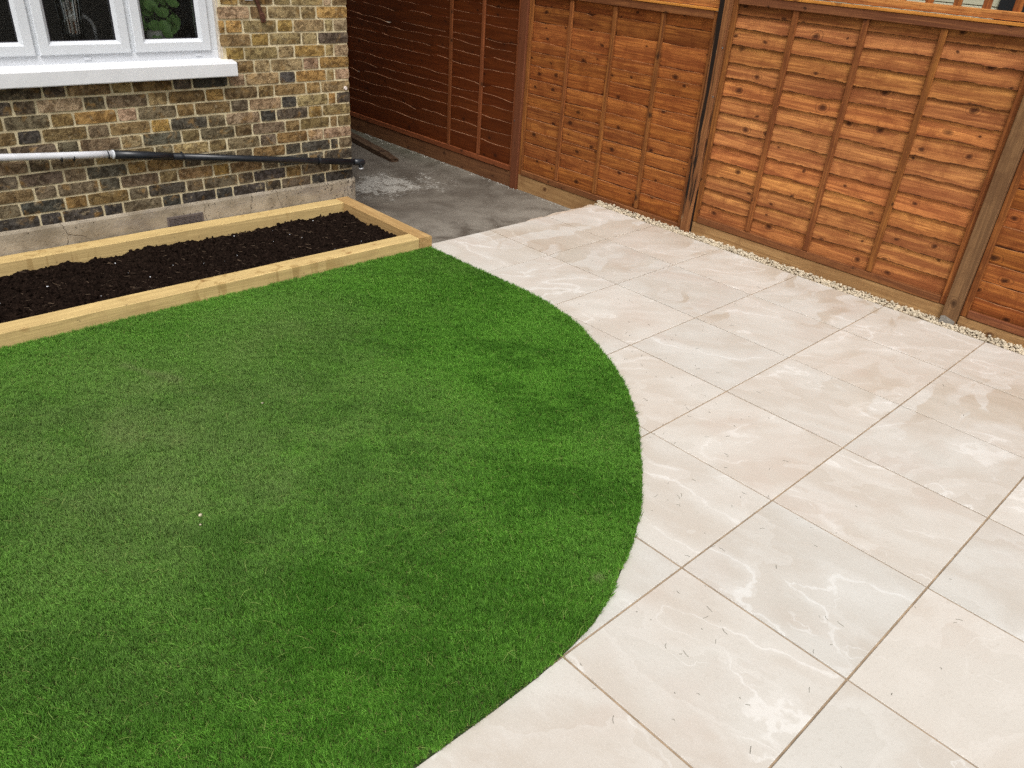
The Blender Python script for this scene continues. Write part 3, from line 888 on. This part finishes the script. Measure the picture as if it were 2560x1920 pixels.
# sill: sloping top, sharp nose
n = 40
V, F = [], []
for k in range(n):
    x = -3.09 + (-1.392 + 3.09) * k / (n - 1)
    w = .0016 * (float(vnoise(np.array(x * 26.0), np.array(1.5), 8)) - .5)
    V += [(x, 1.10, .998), (x, .922, .997 + w * 1.6), (x, .920, 1.002), (x, .920 + w, 1.072), (x, .926, 1.079), (x, 1.034, 1.0935), (x, 1.10, 1.0945)]
for k in range(n - 1):
    for q in range(6): F.append((7 * k + q, 7 * k + 7 + q, 7 * k + 8 + q, 7 * k + 1 + q))
F += [tuple(range(7)), tuple(7 * (n - 1) + q for q in range(6, -1, -1))]
loc(mk('window_sill', V, F, M['sill'], house))
# cement flaunching in the reveal and a lintel out of sight above
loc(MB().box((WX1 - .001, YF + .006, 1.09), (WX1 + .016, YW + .05, WZ1 - .001), .004).obj('reveal', plain('reveal_render', (.56, .50, .43), .9, var=.2, scale=30, bump=.3), house))
loc(MB().box((WX0 - .12, YF + .001, WZ1 + .001), (WX1 + .12, YF + .05, WZ1 + .14)).obj('lintel', M['sill'], house))
loc(MB().box((-5.0, .7, HT), (XC + .3, 7.3, HT + .12)).obj('roof', M['roof'], house))
# room behind the glass
rm = MB()
rm.box((-4.5, ym + .23, .06), (XC - .25, 6.8, .10)).box((-4.5, ym + .23, 2.5), (XC - .25, 6.8, 2.55)).box((-4.5, 3.4, .1), (XC - .25, 3.45, 2.5)).box((XC - .262, ym + .23, .1), (XC - .252, 3.4, 2.5))
loc(rm.obj('room', M['plaster'], house))
loc(MB().box((WX0, YW + .071, 1.06), (WX1, 1.27, 1.099)).obj('window_board', M['sill'], house))
loc(MB().box((-3.4, 1.272, .96), (XC - .264, 1.88, 1.0)).obj('worktop', M['worktop'], house))
spl = loc(MB().box((XC - .27, 1.9, .9), (XC - .2635, 3.39, 2.0)).obj('splashback', M['kgrout'], house))
for a in range(7):
    for b in range(5):
        yy = 1.93 + a * .205 + (.1 if b % 2 else 0)
        if yy + .198 < 3.38:
            MB().box((XC - .278, yy, .92 + b * .205), (XC - .2705, yy + .198, .92 + b * .205 + .198)).obj('tile', M['ktile'], spl)
for o in list(spl.children): o.matrix_parent_inverse = Matrix.Identity(4)

# ------------------------------------------------------------------ pipe run on the wall
pipe = empty('waste_pipe', (-1.5, .95, .45))
tag(pipe, 'black waste pipe with white hose end sloping along the brick wall', 'pipe')
PI = pipe.matrix_basis.inverted()
def pl(o): o.matrix_parent_inverse = PI; return o
YP = .948
hz = []
for k in range(15):
    s = k / 14
    x = -4.5 + (-2.215 + 4.5) * s
    zc = .5945 + .080 * (-2.22 - x) + .12 * max(0, (-2.9 - x))
    hz.append((x, YP + .002 * math.sin(k * 1.9), zc))
pl(MB().tube(hz, [.0215] * 11 + [.0205, .0205, .0215, .0215], 14).obj('hose', M['hose'], pipe, smooth=True))
for xx, zz in ((-2.50, .604), (-2.435, .602), (-2.245, .594)):
    pl(MB().tube([(xx - .003, YP, zz), (xx + .003, YP, zz)], .0245, 14).obj('hose_clip', M['black'], pipe))
pl(MB().tube([(-2.222, YP, .5935), (-2.212, YP, .5925)], .0265, 16).obj('hose_collar', M['white'], pipe))
def pz(x): return .593 + (.335 - .593) * (x + 2.22) / (2.22 - .462)
pl(MB().tube([(-2.214, YP, pz(-2.214)), (-2.0, YP, pz(-2.0)), (-1.995, YP, pz(-1.995)), (-1.87, YP, pz(-1.87))], [.0262, .0262, .0248, .0248], 18).obj('coupler', M['black'], pipe, smooth=True))
pl(MB().tube([(-1.88, YP, pz(-1.88)), (-1.3, YP, pz(-1.3)), (-.50, YP, pz(-.50))], .0225, 18).obj('pipe', M['black'], pipe, smooth=True))
for xx in (-1.81, -.835):
    c = MB().tube([(xx - .008, YP, pz(xx)), (xx + .008, YP, pz(xx))], .0250, 16)
    c.box((xx - .008, YP + .015, pz(xx) - .012), (xx + .008, YF + .001, pz(xx) + .012))
    c.box((xx - .004, YP - .001, pz(xx) + .020), (xx + .004, YP + .010, pz(xx) + .032))
    pl(c.obj('pipe_clip', M['black'], pipe))
zq = pz(-.48)
e = MB().tube([(-.545, YP, pz(-.545)), (-.50, YP, pz(-.50)), (-.470, YP, pz(-.47)), (-.458, YP, pz(-.458)), (-.4525, YP, pz(-.452))], [.0242, .0242, .0242, .021, .011], 18)
pl(e.obj('end_cap', M['black'], pipe, smooth=True))
pl(MB().tube([(-.483, YP, zq - .018), (-.483, YP, zq - .040)], .0165, 16).obj('outlet', M['black'], pipe, smooth=True))
pl(MB().tube([(-.483, YP, zq - .0395), (-.483, YP, zq - .046)], .0185, 16).obj('outlet_ring', M['white'], pipe))
# old iron fixing and a filled hole
br = empty('iron_bracket', (-1.18, .985, 1.39))
tag(br, 'rusty iron bracket left hanging on the brick wall beside the window', 'bracket')
BI = br.matrix_basis.inverted()
b1 = MB().add(*boxgeo((-.011, -.006, -.05), (.011, .006, .075), .002)).obj('strap', M['rust'], br, rot=(0, R(-16), 0), loc=(0, -.006, 0))
b2 = MB().add(*boxgeo((-.016, -.006, -.035), (.016, .008, .02), .003)).obj('plate', M['rust'], br, rot=(0, R(-10), 0), loc=(.016, -.010, -.055))
b3 = MB().tube([(-.016, -.012, .045), (-.020, .004, .045)], .006, 8).obj('bolt', M['rust'], br)
b4 = MB().box((-.085, .001, .035), (-.032, .006, .085), .002).obj('filler_patch', M['sill'], br)
pg = MB().tube([(0, -.003, 0), (0, .008, 0)], [.011, .013], 14).obj('wall_plug', M['whiteplug'], loc=(-.566, .984, .865))
tag(pg, 'small round pale plug in the brick corner of the house', 'wall plug')

# ------------------------------------------------------------------ planter
pln = empty('raised_planter', (-2.6, .45, -.1))
tag(pln, 'long raised planter of new yellow timber filled with dark compost', 'planter')
QI = pln.matrix_basis.inverted()
def sleeper(name, a, b, axis, mat, seed):
    """timber with a slightly uneven arris"""
    n = 46
    V, F = [], []
    L0, L1 = (a[0], b[0]) if axis == 'x' else (a[1], b[1])
    c0, c1 = (a[1], b[1]) if axis == 'x' else (a[0], b[0])
    r = .004
    prof = [(c0, a[2]), (c0, b[2] - r), (c0 + r, b[2]), (c1 - r, b[2]), (c1, b[2] - r), (c1, a[2])]
    for k in range(n):
        s = L0 + (L1 - L0) * k / (n - 1)
        for q, (cc, z) in enumerate(prof):
            w = .005 * (float(fbm(np.array(s * 3.1 + q * 7), np.array(seed * 3.7), 3, seed)) - .5)
            w2 = .006 * (float(fbm(np.array(s * 2.0 + 3), np.array(seed * 1.7 + (q > 2)), 3, seed + 9)) - .5)
            if q in (0, 5): w2 = 0
            V.append((s, cc + w, z + w2) if axis == 'x' else (cc + w, s, z + w2))
    for k in range(n - 1):
        for q in range(5): F.append((6 * k + q, 6 * k + 6 + q, 6 * k + 7 + q, 6 * k + 1 + q) if axis == 'y' else (6 * k + q + 1, 6 * k + 7 + q, 6 * k + 6 + q, 6 * k + q))
    F += [tuple(range(6)), tuple(6 * (n - 1) + q for q in range(5, -1, -1))]
    cx = [(a[i] + b[i]) / 2 for i in range(3)]
    o = mk(name, [(v[0] - cx[0], v[1] - cx[1], v[2] - cx[2]) for v in V], F, mat, pln, cx)
    o.matrix_parent_inverse = QI
    return o
sleeper('front_timber', (-4.6, -.078, -.2), (-.7075, .040, .090), 'x', M['sleeper'], 3)
sleeper('rear_timber', (-4.6, .848, -.2), (-.7075, .962, .090), 'x', M['sleeper'], 5)
sleeper('end_timber', (-.705, -.080, -.2), (-.600, .964, .091), 'y', M['sleeper_y'], 7)
# compost
nx, ny = 300, 84
gx, gy = np.linspace(-4.6, -.700, nx * 1), np.linspace(.030, .855, ny)
X, Yg = np.meshgrid(gx, gy, indexing='ij')
hgt = .016 + .036 * (fbm(X * 5, Yg * 5, 3, 61) - .5) + .040 * (fbm(X * 15, Yg * 15, 4, 71) - .5) + .034 * (fbm(X * 48, Yg * 48, 2, 81) - .5)
hgt += .018 * np.exp(-((Yg - .25) / .25) ** 2) + .02 * np.exp(-((Yg - .75) / .12) ** 2) * (fbm(X * 4, Yg * 0 + 3, 2, 91) - .3)
V = np.c_[X.ravel(), Yg.ravel(), hgt.ravel()]
F = [(i * ny + j, (i + 1) * ny + j, (i + 1) * ny + j + 1, i * ny + j + 1) for i in range(nx - 1) for j in range(ny - 1)]
soil = mk('compost', V, F, M['soil'])
tag(soil, 'dark crumbly compost filling the timber planter', 'soil', kind='stuff')
def pebbles(name, mat, spots, parent=None, smooth=False, lo=.6, hi=1.4, flat=.7):
    bm = bmesh.new(); bmesh.ops.create_icosphere(bm, subdivisions=1, radius=1)
    bv = np.array([v.co[:] for v in bm.verts]); bm.verts.index_update(); bf = [[v.index for v in f.verts] for f in bm.faces]; bm.free()
    mb = MB()
    for (x, y, z, r) in spots:
        s = np.array([random.uniform(lo, hi), random.uniform(lo, hi), random.uniform(lo, hi) * flat]) * r
        a = random.uniform(0, 6.28); ca, sa = math.cos(a), math.sin(a)
        q = bv * (1 + rng.uniform(-.18, .18, (len(bv), 1))) * s
        q = np.c_[q[:, 0] * ca - q[:, 1] * sa, q[:, 0] * sa + q[:, 1] * ca, q[:, 2]]
        mb.add(q + (x, y, z), bf)
    return mb.obj(name, mat, parent, smooth=smooth)
def hs(x, y):
    i = min(nx - 1, max(0, int((x + 4.6) / 3.9 * (nx - 1)))); j = min(ny - 1, max(0, int((y - .03) / .825 * (ny - 1))))
    return hgt[i, j]
sp = []
for _ in range(2600):
    x, y = random.uniform(-3.4, -.72), random.uniform(.05, .84)
    sp.append((x, y, hs(x, y) + .002, random.choice((.003, .004, .005, .007, .010, .014))))
c = pebbles('clods', M['soil'], sp, soil, flat=.9); c['kind'] = 'stuff'
sp = []
for _ in range(24):
    x, y = random.uniform(-3.2, -.75), random.uniform(.1, .8)
    sp.append((x, y, hs(x, y) + .006, random.uniform(.0016, .0048)))
fb = MB()
for _ in range(260):
    x, y = random.uniform(-3.3, -.75), random.uniform(.08, .82)
    zf, a_, l_ = hs(x, y) + .006, random.uniform(0, 6.28), random.uniform(.008, .04)
    dx, dy, w_ = math.cos(a_) * l_, math.sin(a_) * l_, random.uniform(.0006, .0014)
    zz = zf + random.uniform(-.004, .008)
    fb.add([(x - w_, y, zf), (x + w_, y, zf), (x, y, zf + w_ * 2), (x + dx - w_, y + dy, zz), (x + dx + w_, y + dy, zz), (x + dx, y + dy, zz + w_ * 2)], [(0, 1, 2), (5, 4, 3), (0, 3, 4, 1), (1, 4, 5, 2), (2, 5, 3, 0)])
c = fb.obj('fibres', plain('compost_fibre', (.10, .066, .04), .9, var=.5, scale=5), soil); c['kind'] = 'stuff'
c = pebbles('perlite', M['white'], sp, soil); c['kind'] = 'stuff'

# ------------------------------------------------------------------ fence
def lap_board(L_, zt, zb, seed, wav, mats, parent, y, xb, col, flip=False, T=.010, hofs=0.0):
    """one lap board: top edge exposed and leaning out, bottom tucked behind the board below"""
    n = 34
    H = zt - zb
    V, F = [], []
    rs = np.random.default_rng(seed)
    ss = np.linspace(-L_ / 2, L_ / 2, n)
    wt = wav * 2 * (fbm(ss * 2.6 + seed, ss * 0 + 1.5, 3, seed % 97) - .5) + wav * .9 * (vnoise(ss * 11 + seed, ss * 0 + .5, seed % 89) - .5)
    if flip: wt, wt2 = wt * .2, wt
    wb = (wt2 if flip else wt * 0) + wav * (fbm(ss * 3.1 + seed, ss * 0 + 4.5, 2, seed % 91) - .5)
    for _ in range(0 if flip else rs.integers(0, 3)):               # a notch or bark chip in the waney edge
        k = rs.integers(2, n - 3); wt[k] -= rs.uniform(.2, 1.0) * wav * 1.3; wt[k + 1] -= rs.uniform(0, .5) * wav
    wx = .003 * (fbm(ss * 1.7 + seed, ss * 0 + 8.5, 2, seed % 83) - .5)
    xt_, xb_ = (.018, .0) if flip else (.0, .018)
    for k in range(n):
        V += [(wx[k] + xb_, ss[k], -H / 2 + wb[k]), (wx[k] + xt_, ss[k], H / 2 + wt[k]), (wx[k] + xt_ + T, ss[k], H / 2 + wt[k] + rs.uniform(-.001, .001)), (wx[k] + xb_ + T, ss[k], -H / 2 + wb[k])]
    mi = []
    for k in range(n - 1):
        a, b = 4 * k, 4 * k + 4
        F += [(a, a + 1, b + 1, b), (a + 1, a + 2, b + 2, b + 1), (a + 2, a + 3, b + 3, b + 2), (a + 3, a, b, b + 3)]
        mi += [0, 1, 0, 0]
    F += [(0, 3, 2, 1), (4 * n - 4, 4 * n - 3, 4 * n - 2, 4 * n - 1)]; mi += [0, 0]
    o = mk('board', V, F, mats[0], parent, (xb, y, (zt + zb) / 2), col=col)
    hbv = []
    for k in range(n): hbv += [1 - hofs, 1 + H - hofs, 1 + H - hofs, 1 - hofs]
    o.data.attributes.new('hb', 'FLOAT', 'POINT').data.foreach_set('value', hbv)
    o.data.materials.append(mats[1]); o.data.polygons.foreach_set('material_index', mi)
    return o
def strip(name, a, b, mat, parent, ch=.002, col=(1, 1, 1), wob=0, seed=0):
    """straight timber with its own origin at its centre"""
    c = [(a[i] + b[i]) / 2 for i in range(3)]
    v, f = boxgeo([a[i] - c[i] for i in range(3)], [b[i] - c[i] for i in range(3)], ch)
    return mk(name, v, f, mat, parent, c, col=col)
def vary(lo=.85, hi=1.15):
    k = random.uniform(lo, hi)
    return (k * random.uniform(.97, 1.03), k * random.uniform(.94, 1.04), k * random.uniform(.9, 1.08))
XB = 1.303
fence = empty('garden_fence', (1.30, 0, ALLEY))
tag(fence, 'stained timber lap fence with posts and trellis along the alley and the patio', 'fence')
FI = fence.matrix_basis.inverted()
def fence_part(name, at, label):
    o = empty(name, at); o.parent = fence; o.matrix_parent_inverse = FI; o['label'] = label
    return o
def panel(y0, y1, lines, zbot, ztop, battens, label, dark=False, wav=.007, seedbase=0, top_rail=True, flip=False, bmat=None):
    yc = (y0 + y1) / 2
    p = fence_part('fence_panel', (1.30, yc, zbot), label)
    bm_, rmat, tmat = (M['dboard'], M['drail'], M['dbatten']) if dark else (M['board'], M['rail'], M['batten'])
    bmat = bmat or bm_
    emat = M['dedge'] if dark else M['edge']
    L_ = abs(y1 - y0)
    tops = [ztop - .012] + lines
    kids = []
    for k, zt in enumerate(tops):
        zb = (tops[k + 1] if k + 1 < len(tops) else zbot + .012) - .026
        zb = max(zb, zbot + .006)
        if flip and k: zt += .026; zb += .026 if k + 1 < len(tops) else 0
        elif flip: zb += .026
        col = vary(.92, 1.08) if dark else vary(.88, 1.14)
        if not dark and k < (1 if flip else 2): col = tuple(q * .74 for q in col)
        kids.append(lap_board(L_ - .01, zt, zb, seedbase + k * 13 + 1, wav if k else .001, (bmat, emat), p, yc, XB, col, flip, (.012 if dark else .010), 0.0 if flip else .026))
    for yb in battens:
        kids.append(strip('batten', (1.2855, yb - .019, zbot + .050), (1.3018, yb + .019, ztop - .052), tmat, p, .002, vary()))
    for yb in (y0 - .02, y1 + .02):
        kids.append(strip('edge_batten', (1.283, yb - .019, zbot + .0), (1.3018, yb + .019, ztop - .002), tmat, p, .002, vary()))
    kids.append(strip('bottom_rail', (1.277, y1 + .0405, zbot), (1.2996, y0 - .0405, zbot + .046), rmat, p, .002, vary(.9, 1.1)))
    if top_rail:
        kids.append(strip('top_rail', (1.277, y1 + .0405, ztop - .050), (1.2996, y0 - .0405, ztop), rmat, p, .002, vary(.9, 1.1)))
        kids.append(strip('capping', (1.272, y1, ztop + .001), (1.338, y0, ztop + .017), M['cap'] if not dark else M['drail'], p, .002, (1, 1, 1)))
    inv = p.matrix_basis.inverted()
    for o in kids: o.matrix_parent_inverse = inv
    return p
rows = lambda top, bot, n: [top + (bot - top) * k / (n - 1) + random.uniform(-.006, .006) for k in range(n)]
p3 = panel(-.882, -2.770, [1.53, 1.437, 1.338, 1.232, 1.124, 1.014, .902, .79, .68, .572, .462, .352, .248], .098, 1.645,
           [-1.345, -1.806, -2.262], 'sunlit orange lap fence panel under the wooden trellis, widest in view', seedbase=300, flip=True, wav=.012)
p3['label'] = 'orange lap fence panel with a trellis on top, beside the grey weathered post'
p2 = panel(1.056, -.790, [1.402, 1.282, 1.125, 1.045, .940, .826, .709, .602, .500, .393, .288, .170], -.006, 1.535,
           [.585, .132, -.322], 'reddish lap fence panel between the smooth brown post and the black-streaked post', seedbase=500, bmat=M['board_red'])
p4 = panel(-2.864, -4.743, [1.48, 1.385, 1.28, 1.175, 1.07, .96, .85, .74, .63, .52, .41, .30, .19], .068, 1.60,
           [-3.34, -3.80, -4.26], 'partly seen lap fence panel at the right edge past the grey post', seedbase=700, bmat=M['board_red'])
p1 = panel(5.00, 1.144, [1.35, 1.268, 1.185, 1.077, 1.012, .925, .83, .691, .597, .512, .415, .301, .186], -.004, 1.50,
           [1.640, 2.095, 3.95, 4.40], 'dark brown painted lap fence panel in the side alley by the house', dark=True, wav=.020, seedbase=900)

def post(y0, y1, z0, z1, x0, mat, label, col=(1, 1, 1)):
    o = strip('fence_post', (x0, y0, z0), (x0 + .085, y1, z1), mat, fence, .004, col)
    o.matrix_parent_inverse = FI; o['label'] = label
    return o
q1 = post(1.057, 1.143, -.3, 2.0, 1.262, M['post_dark'], 'smooth brown painted fence post between the dark and the orange panel')
q2 = post(-.880, -.792, -.3, 2.0, 1.255, M['post_stained'], 'fence post with long black streaks above the gravel strip')
q3 = post(-2.862, -2.772, -.3, 2.02, 1.252, M['post_grey'], 'greyish weathered fence post with a pale foot in the gravel')
q4 = post(-4.83, -4.745, -.3, 2.02, 1.252, M['post_grey'], 'fence post beyond the right edge panel')
for o, zz, yy in ((q1, .46, .030), (q2, 1.32, -.045), (q2, 1.0, -.04)):
    s = MB().tube([(-.0445, yy, zz - .85), (-.0405, yy, zz - .85)], .006, 10).obj('screw', M['metal'], o)
# splash of cement on the foot of the grey post
t_ = plain('cement_splash', (.26, .24, .21), .9, var=.2, scale=40, bump=.3)
s = MB()
s.add([(-.0435, -.043, -.862), (-.0435, .043, -.862), (-.0435, .043, -.82), (-.0435, .02, -.812), (-.0435, -.01, -.822), (-.0435, -.043, -.83),
       (-.040, -.043, -.862), (-.040, .043, -.862), (-.040, .043, -.82), (-.040, .02, -.812), (-.040, -.01, -.822), (-.040, -.043, -.83)],
      [(5, 4, 3, 2, 1, 0)] + [(k, (k + 1) % 6, 6 + (k + 1) % 6, 6 + k) for k in range(6)])
s.obj('cement_splash', t_, q3)

def gboard(y0, y1, ztop, mat, label, x0=1.281, h=.17):
    o = strip('gravel_board', (x0, y1, ztop - h), (x0 + .024, y0, ztop), mat, fence, .003)
    o.matrix_parent_inverse = FI; o['label'] = label
gboard(-.884, -2.768, .094, M['gboard'], 'pale brown gravel board under the panel with the trellis', h=.3)
gboard(1.053, -.788, -.008, M['gboard'], 'knotty gravel board at the corner where patio and concrete meet', x0=1.283, h=.2)
gboard(-2.866, -4.74, .064, M['gboard'], 'gravel board at the right edge past the grey post', h=.3)
gboard(5.0, 1.147, -.008, M['gboard_dark'], 'dark gravel board along the alley concrete', x0=1.284, h=.2)

def trellis(y0, y1, z0, label, ofs):
    p = fence_part('trellis', (1.31, (y0 + y1) / 2, z0), label)
    kids = []
    for k in range(3):
        kids.append(strip('rail', (1.296, y1, z0 + k * .15), (1.317, y0, z0 + .043 + k * .15), M['board'], p, .002, vary(1, 1.25)))
    y = y0 - ofs
    while y > y1 + .02:
        kids.append(strip('slat', (1.3175, y - .021, z0 - .002), (1.334, y + .021, z0 + .345), M['batten'], p, .002, vary(1.1, 1.4)))
        y -= .1525
    inv = p.matrix_basis.inverted()
    for o in kids: o.matrix_parent_inverse = inv
trellis(-.905, -2.745, 1.667, 'wooden trellis on top of the panel beside the grey post', .147)
trellis(1.035, -.765, 1.555, 'wooden trellis rail at the top edge left of the black-streaked post', .08)

# ------------------------------------------------------------------ gravel strip and grit
sp = []
for _ in range(4600):
    y = random.uniform(-4.75, .045)
    x = random.uniform(1.196, 1.279)
    sp.append((x, y, random.uniform(-.016, .002) + .012 * max(0, (x - 1.215)) / .065, random.choice((.004, .005, .006, .007, .0085, .011))))
g = pebbles('gravel_strip', M['pebble'], sp, smooth=False, lo=.7, hi=1.3, flat=.8)
tag(g, 'strip of cream pebbles between the slabs and the fence', 'gravel', kind='stuff')
tag(MB().box((1.1905, -6.1, -.28), (1.2805, .05, -.014)).obj('gravel_bed', M['grout']), kind='structure')
sp = []
for _ in range(420):
    y = random.uniform(.08, 3.6) ** 1.0
    x = 1.279 - abs(random.gauss(0, .030))
    sp.append((x, y, ALLEY + .002, random.uniform(.002, .0062)))
for _ in range(70): sp.append((random.uniform(-.4, 1.2), random.uniform(.08, .9), ALLEY + .001, random.uniform(.001, .003)))
g = pebbles('grit', M['grit'], sp); tag(g, 'loose grey grit on the alley concrete along the fence foot', 'grit', kind='stuff')

# ------------------------------------------------------------------ rotten timber lying in the alley
n = 24
V, F = [], []
for k in range(n):
    s = k / (n - 1)
    y = -.95 + 1.9 * s
    wv_ = .012 * (float(fbm(np.array(y * 6), np.array(1.0), 3, 13)) - .5)
    e_ = .045 * (1 - min(1, s * 9)) * random.random()
    hw = .058 - .018 * (1 - min(1, s * 5)) + wv_
    hh = .046 + wv_ - .012 * (1 - min(1, s * 6))
    V += [(-hw, y + e_, 0), (-hw * .96, y + e_ * 1.4, hh), (hw * .2, y - e_, hh * 1.06), (hw, y + e_ * .6, hh * .92), (hw, y, 0)]
for k in range(n - 1):
    for q in range(4): F.append((5 * k + q, 5 * k + q + 1, 5 * k + 6 + q, 5 * k + 5 + q))
F += [tuple(range(4, -1, -1)), tuple(5 * (n - 1) + q for q in range(5))]
tb = mk('timber_offcut', V, F, M['oldwood'], loc=(1.0, 3.33, ALLEY), rot=(0, 0, R(-9)))
tag(tb, 'rotten dark timber lying on the concrete in the alley', 'timber')

# ------------------------------------------------------------------ things behind the kitchen window
jug = MB()
nr = 48
prof = [(.050, 0), (.053, .004), (.054, .10), (.058, .20), (.066, .30), (.078, .40), (.080, .405)]
V, F = [], []
for r, zz in prof:
    for k in range(nr):
        a = 2 * math.pi * k / nr; q = r * (1 + .035 * (k % 2))
        V.append((q * math.cos(a), q * math.sin(a), zz))
F = [(i * nr + k, i * nr + (k + 1) % nr, (i + 1) * nr + (k + 1) % nr, (i + 1) * nr + k) for i in range(len(prof) - 1) for k in range(nr)] + [tuple(range(nr))[::-1]]
jug.add(V, F)
o = jug.obj('glass_vase', M['jug'], loc=(-2.235, 1.185, 1.099))
tag(o, 'tall ribbed clear glass vase inside the middle window pane', 'vase')
fc = empty('kitchen_tap', (-2.24, 1.36, 1.0)); tag(fc, 'chrome swan-neck tap seen through the middle window pane', 'tap')
arc = [(0, 0, .0), (0, 0, .21)] + [(.088 - .088 * math.cos(a), 0, .225 + .088 * math.sin(a)) for a in np.linspace(.15, math.pi * 1.02, 14)] + [(.176, 0, .17)]
MB().tube(arc, .0115, 12).obj('spout', M['chrome'], fc, smooth=True)
MB().lathe([(.026, 0), (.026, .035), (.016, .05), (.014, .08)], 20).obj('base', M['chrome'], fc, smooth=True)
MB().tube([(0, -.015, .05), (0, -.075, .085)], .006, 8).obj('lever', M['chrome'], fc)
pp = empty('potted_plant', (-1.765, 1.175, 1.099)); tag(pp, 'round-leaved green plant in a pale pot behind the right window pane', 'potted plant')
MB().lathe([(.0, .0), (.058, 0), (.072, .150), (.066, .150), (.064, .13), (0, .13)], 28).obj('pot', M['pot'], pp, smooth=False)
rr = random.Random(5)
lv = [(-.075, .02, .25), (-.055, -.05, .19), (-.10, -.02, .14), (-.04, -.06, .125), (.0, -.06, .20), (.05, -.05, .22), (.07, -.02, .17), (.10, .0, .20), (.02, -.03, .27),
      (-.02, .0, .32), (.06, .02, .29), (-.09, .0, .31), (.10, .03, .26), (.03, .03, .36), (-.05, .03, .37), (.085, -.03, .34), (.04, -.065, .155), (-.11, .03, .20)]
lv += [(rr.uniform(-.11, .11), rr.uniform(-.075, .02), rr.uniform(.16, .38)) for _ in range(20)]
for (x, y, zz) in lv:
    st_ = MB().tube([(x * .12, y * .12, .12), (x * .5, y * .5, .10 + (zz - .10) * .65), (x, y, zz)], .0018, 6)
    st = st_.obj('stem', M['leaf'], pp, col=(1, 1, 1))
    w, l = rr.uniform(.030, .042), rr.uniform(.042, .060)
    V, F = [(0, 0, 0)], []
    for k in range(14):
        a = 2 * math.pi * k / 14
        V.append((w * math.sin(a), -l * .55 - l * math.cos(a) * .62 * -1 - l * .07, .008 * abs(math.sin(a)) - .003 * math.cos(a)))
    V[0] = (0, -l * .6, -.003)
    F = [(0, 1 + k, 1 + (k + 1) % 14) for k in range(14)]
    lf = mk('leaf', V, F, M['leaf'], pp, (x, y, zz), smooth=True, rot=(rr.uniform(.75, 1.4), rr.uniform(-.4, .4), math.atan2(x, .10) * .8 + rr.uniform(-.6, .6)))
kt = empty('kettle', (-1.43, 1.52, 1.0)); tag(kt, 'black kettle in the lower right corner of the window', 'kettle')
MB().lathe([(0, 0), (.082, 0), (.086, .02), (.074, .15), (.060, .205), (.03, .222), (0, .224)], 28).obj('body', M['kettle'], kt, smooth=True)
MB().lathe([(.0, .222), (.014, .224), (.016, .24), (0, .246)], 14).obj('lid_knob', M['kettle'], kt, smooth=True)
MB().tube([(-.055, -.01, .205), (-.095, -.01, .215), (-.125, -.01, .185), (-.130, -.01, .12), (-.112, -.01, .06), (-.080, -.01, .045)], [.011, .012, .012, .011, .010, .010], 10).obj('handle', M['kmetal'], kt, smooth=True)
MB().tube([(.055, 0, .16), (.095, 0, .19), (.105, 0, .205)], [.02, .014, .010], 10).obj('spout', M['kettle'], kt, smooth=True)

# ------------------------------------------------------------------ beyond the fence
sh = empty('garden_shed', (2.5, -2.6, -.3)); tag(sh, 'pale green boarded shed seen between the trellis slats', 'shed')
SI = sh.matrix_basis.inverted()
k = 0
zz = -.3
while zz < 2.1:
    v, f = boxgeo((-.011, -1.9, -.069), (.011, 1.9, .069), .003)
    o = mk('board', v, f, M['shed'], sh, (2.511 + .002 * (k % 2), -2.6, zz + .07), col=vary(.93, 1.07)); o.matrix_parent_inverse = SI
    zz += .142; k += 1
o = MB().box((2.484, -3.0, -.3), (2.498, -2.115, 1.95), .003).obj('door', M['sheddoor'], sh); o.matrix_parent_inverse = SI
o = MB().box((2.53, -4.5, -.3), (4.3, -.7, 2.1)).obj('body', M['shed'], sh); o.matrix_parent_inverse = SI
o = MB().box((2.40, -4.6, 2.13), (4.4, -.6, 2.19)).obj('roof', M['roof'], sh); o.matrix_parent_inverse = SI

# ------------------------------------------------------------------ small litter
def clip_mesh():
    mb = MB()
    def seg(x, y, L_, a, z, w, bend):
        px, py = -math.sin(a) * w, math.cos(a) * w
        dx, dy = math.cos(a), math.sin(a)
        mx_, my_ = x + dx * L_ / 2 + px * bend, y + dy * L_ / 2 + py * bend
        ex, ey = x + dx * L_, y + dy * L_
        h = w * .9
        for (ax, ay, bx, by) in ((x, y, mx_, my_), (mx_, my_, ex, ey)):
            mb.add([(ax - px, ay - py, z), (ax + px, ay + py, z), (bx + px, by + py, z), (bx - px, by - py, z), ((ax), (ay), z + h), ((bx), (by), z + h)],
                   [(0, 1, 4), (2, 3, 5), (1, 2, 5, 4), (3, 0, 4, 5), (0, 3, 2, 1)])
    cnt = 0
    while cnt < 190:
        x, y = random.uniform(-3.3, 1.1), random.uniform(-4.3, -.7)
        if cnt > 70:
            k = random.randrange(5, len(LAWN) - 4); x = LAWN[k][0] + random.gauss(.15, .35); y = LAWN[k][1] + random.gauss(-.12, .35)
        if inside(np.array([(x, y)]))[0] or x > 1.17 or y > -.05: continue
        seg(x, y, random.choice((.006, .009, .014, .02, .026)), random.uniform(0, 6.28), .0012, random.uniform(.00045, .0008), random.uniform(-6, 6))
        cnt += 1
    return mb
c = clip_mesh().obj('grass_clippings', M['clip'])
tag(c, 'stray dry fibres of turf scattered over the slabs', 'clippings', kind='stuff')
for (x, y, r, lab) in ((-2.984, -1.826, .0075, 'small round cream pebble lying on the left of the lawn'), (-3.005, -1.875, .004, 'tiny cream stone just below the round pebble on the lawn'), (-2.46, -1.27, .005, 'tiny pale stone lying in the middle of the lawn')):
    o = pebbles('pebble', M['pebble'], [(0, 0, 0, r)], smooth=True, lo=.9, hi=1.1); o.location = (x, y, .028)
    tag(o, lab, 'pebble')
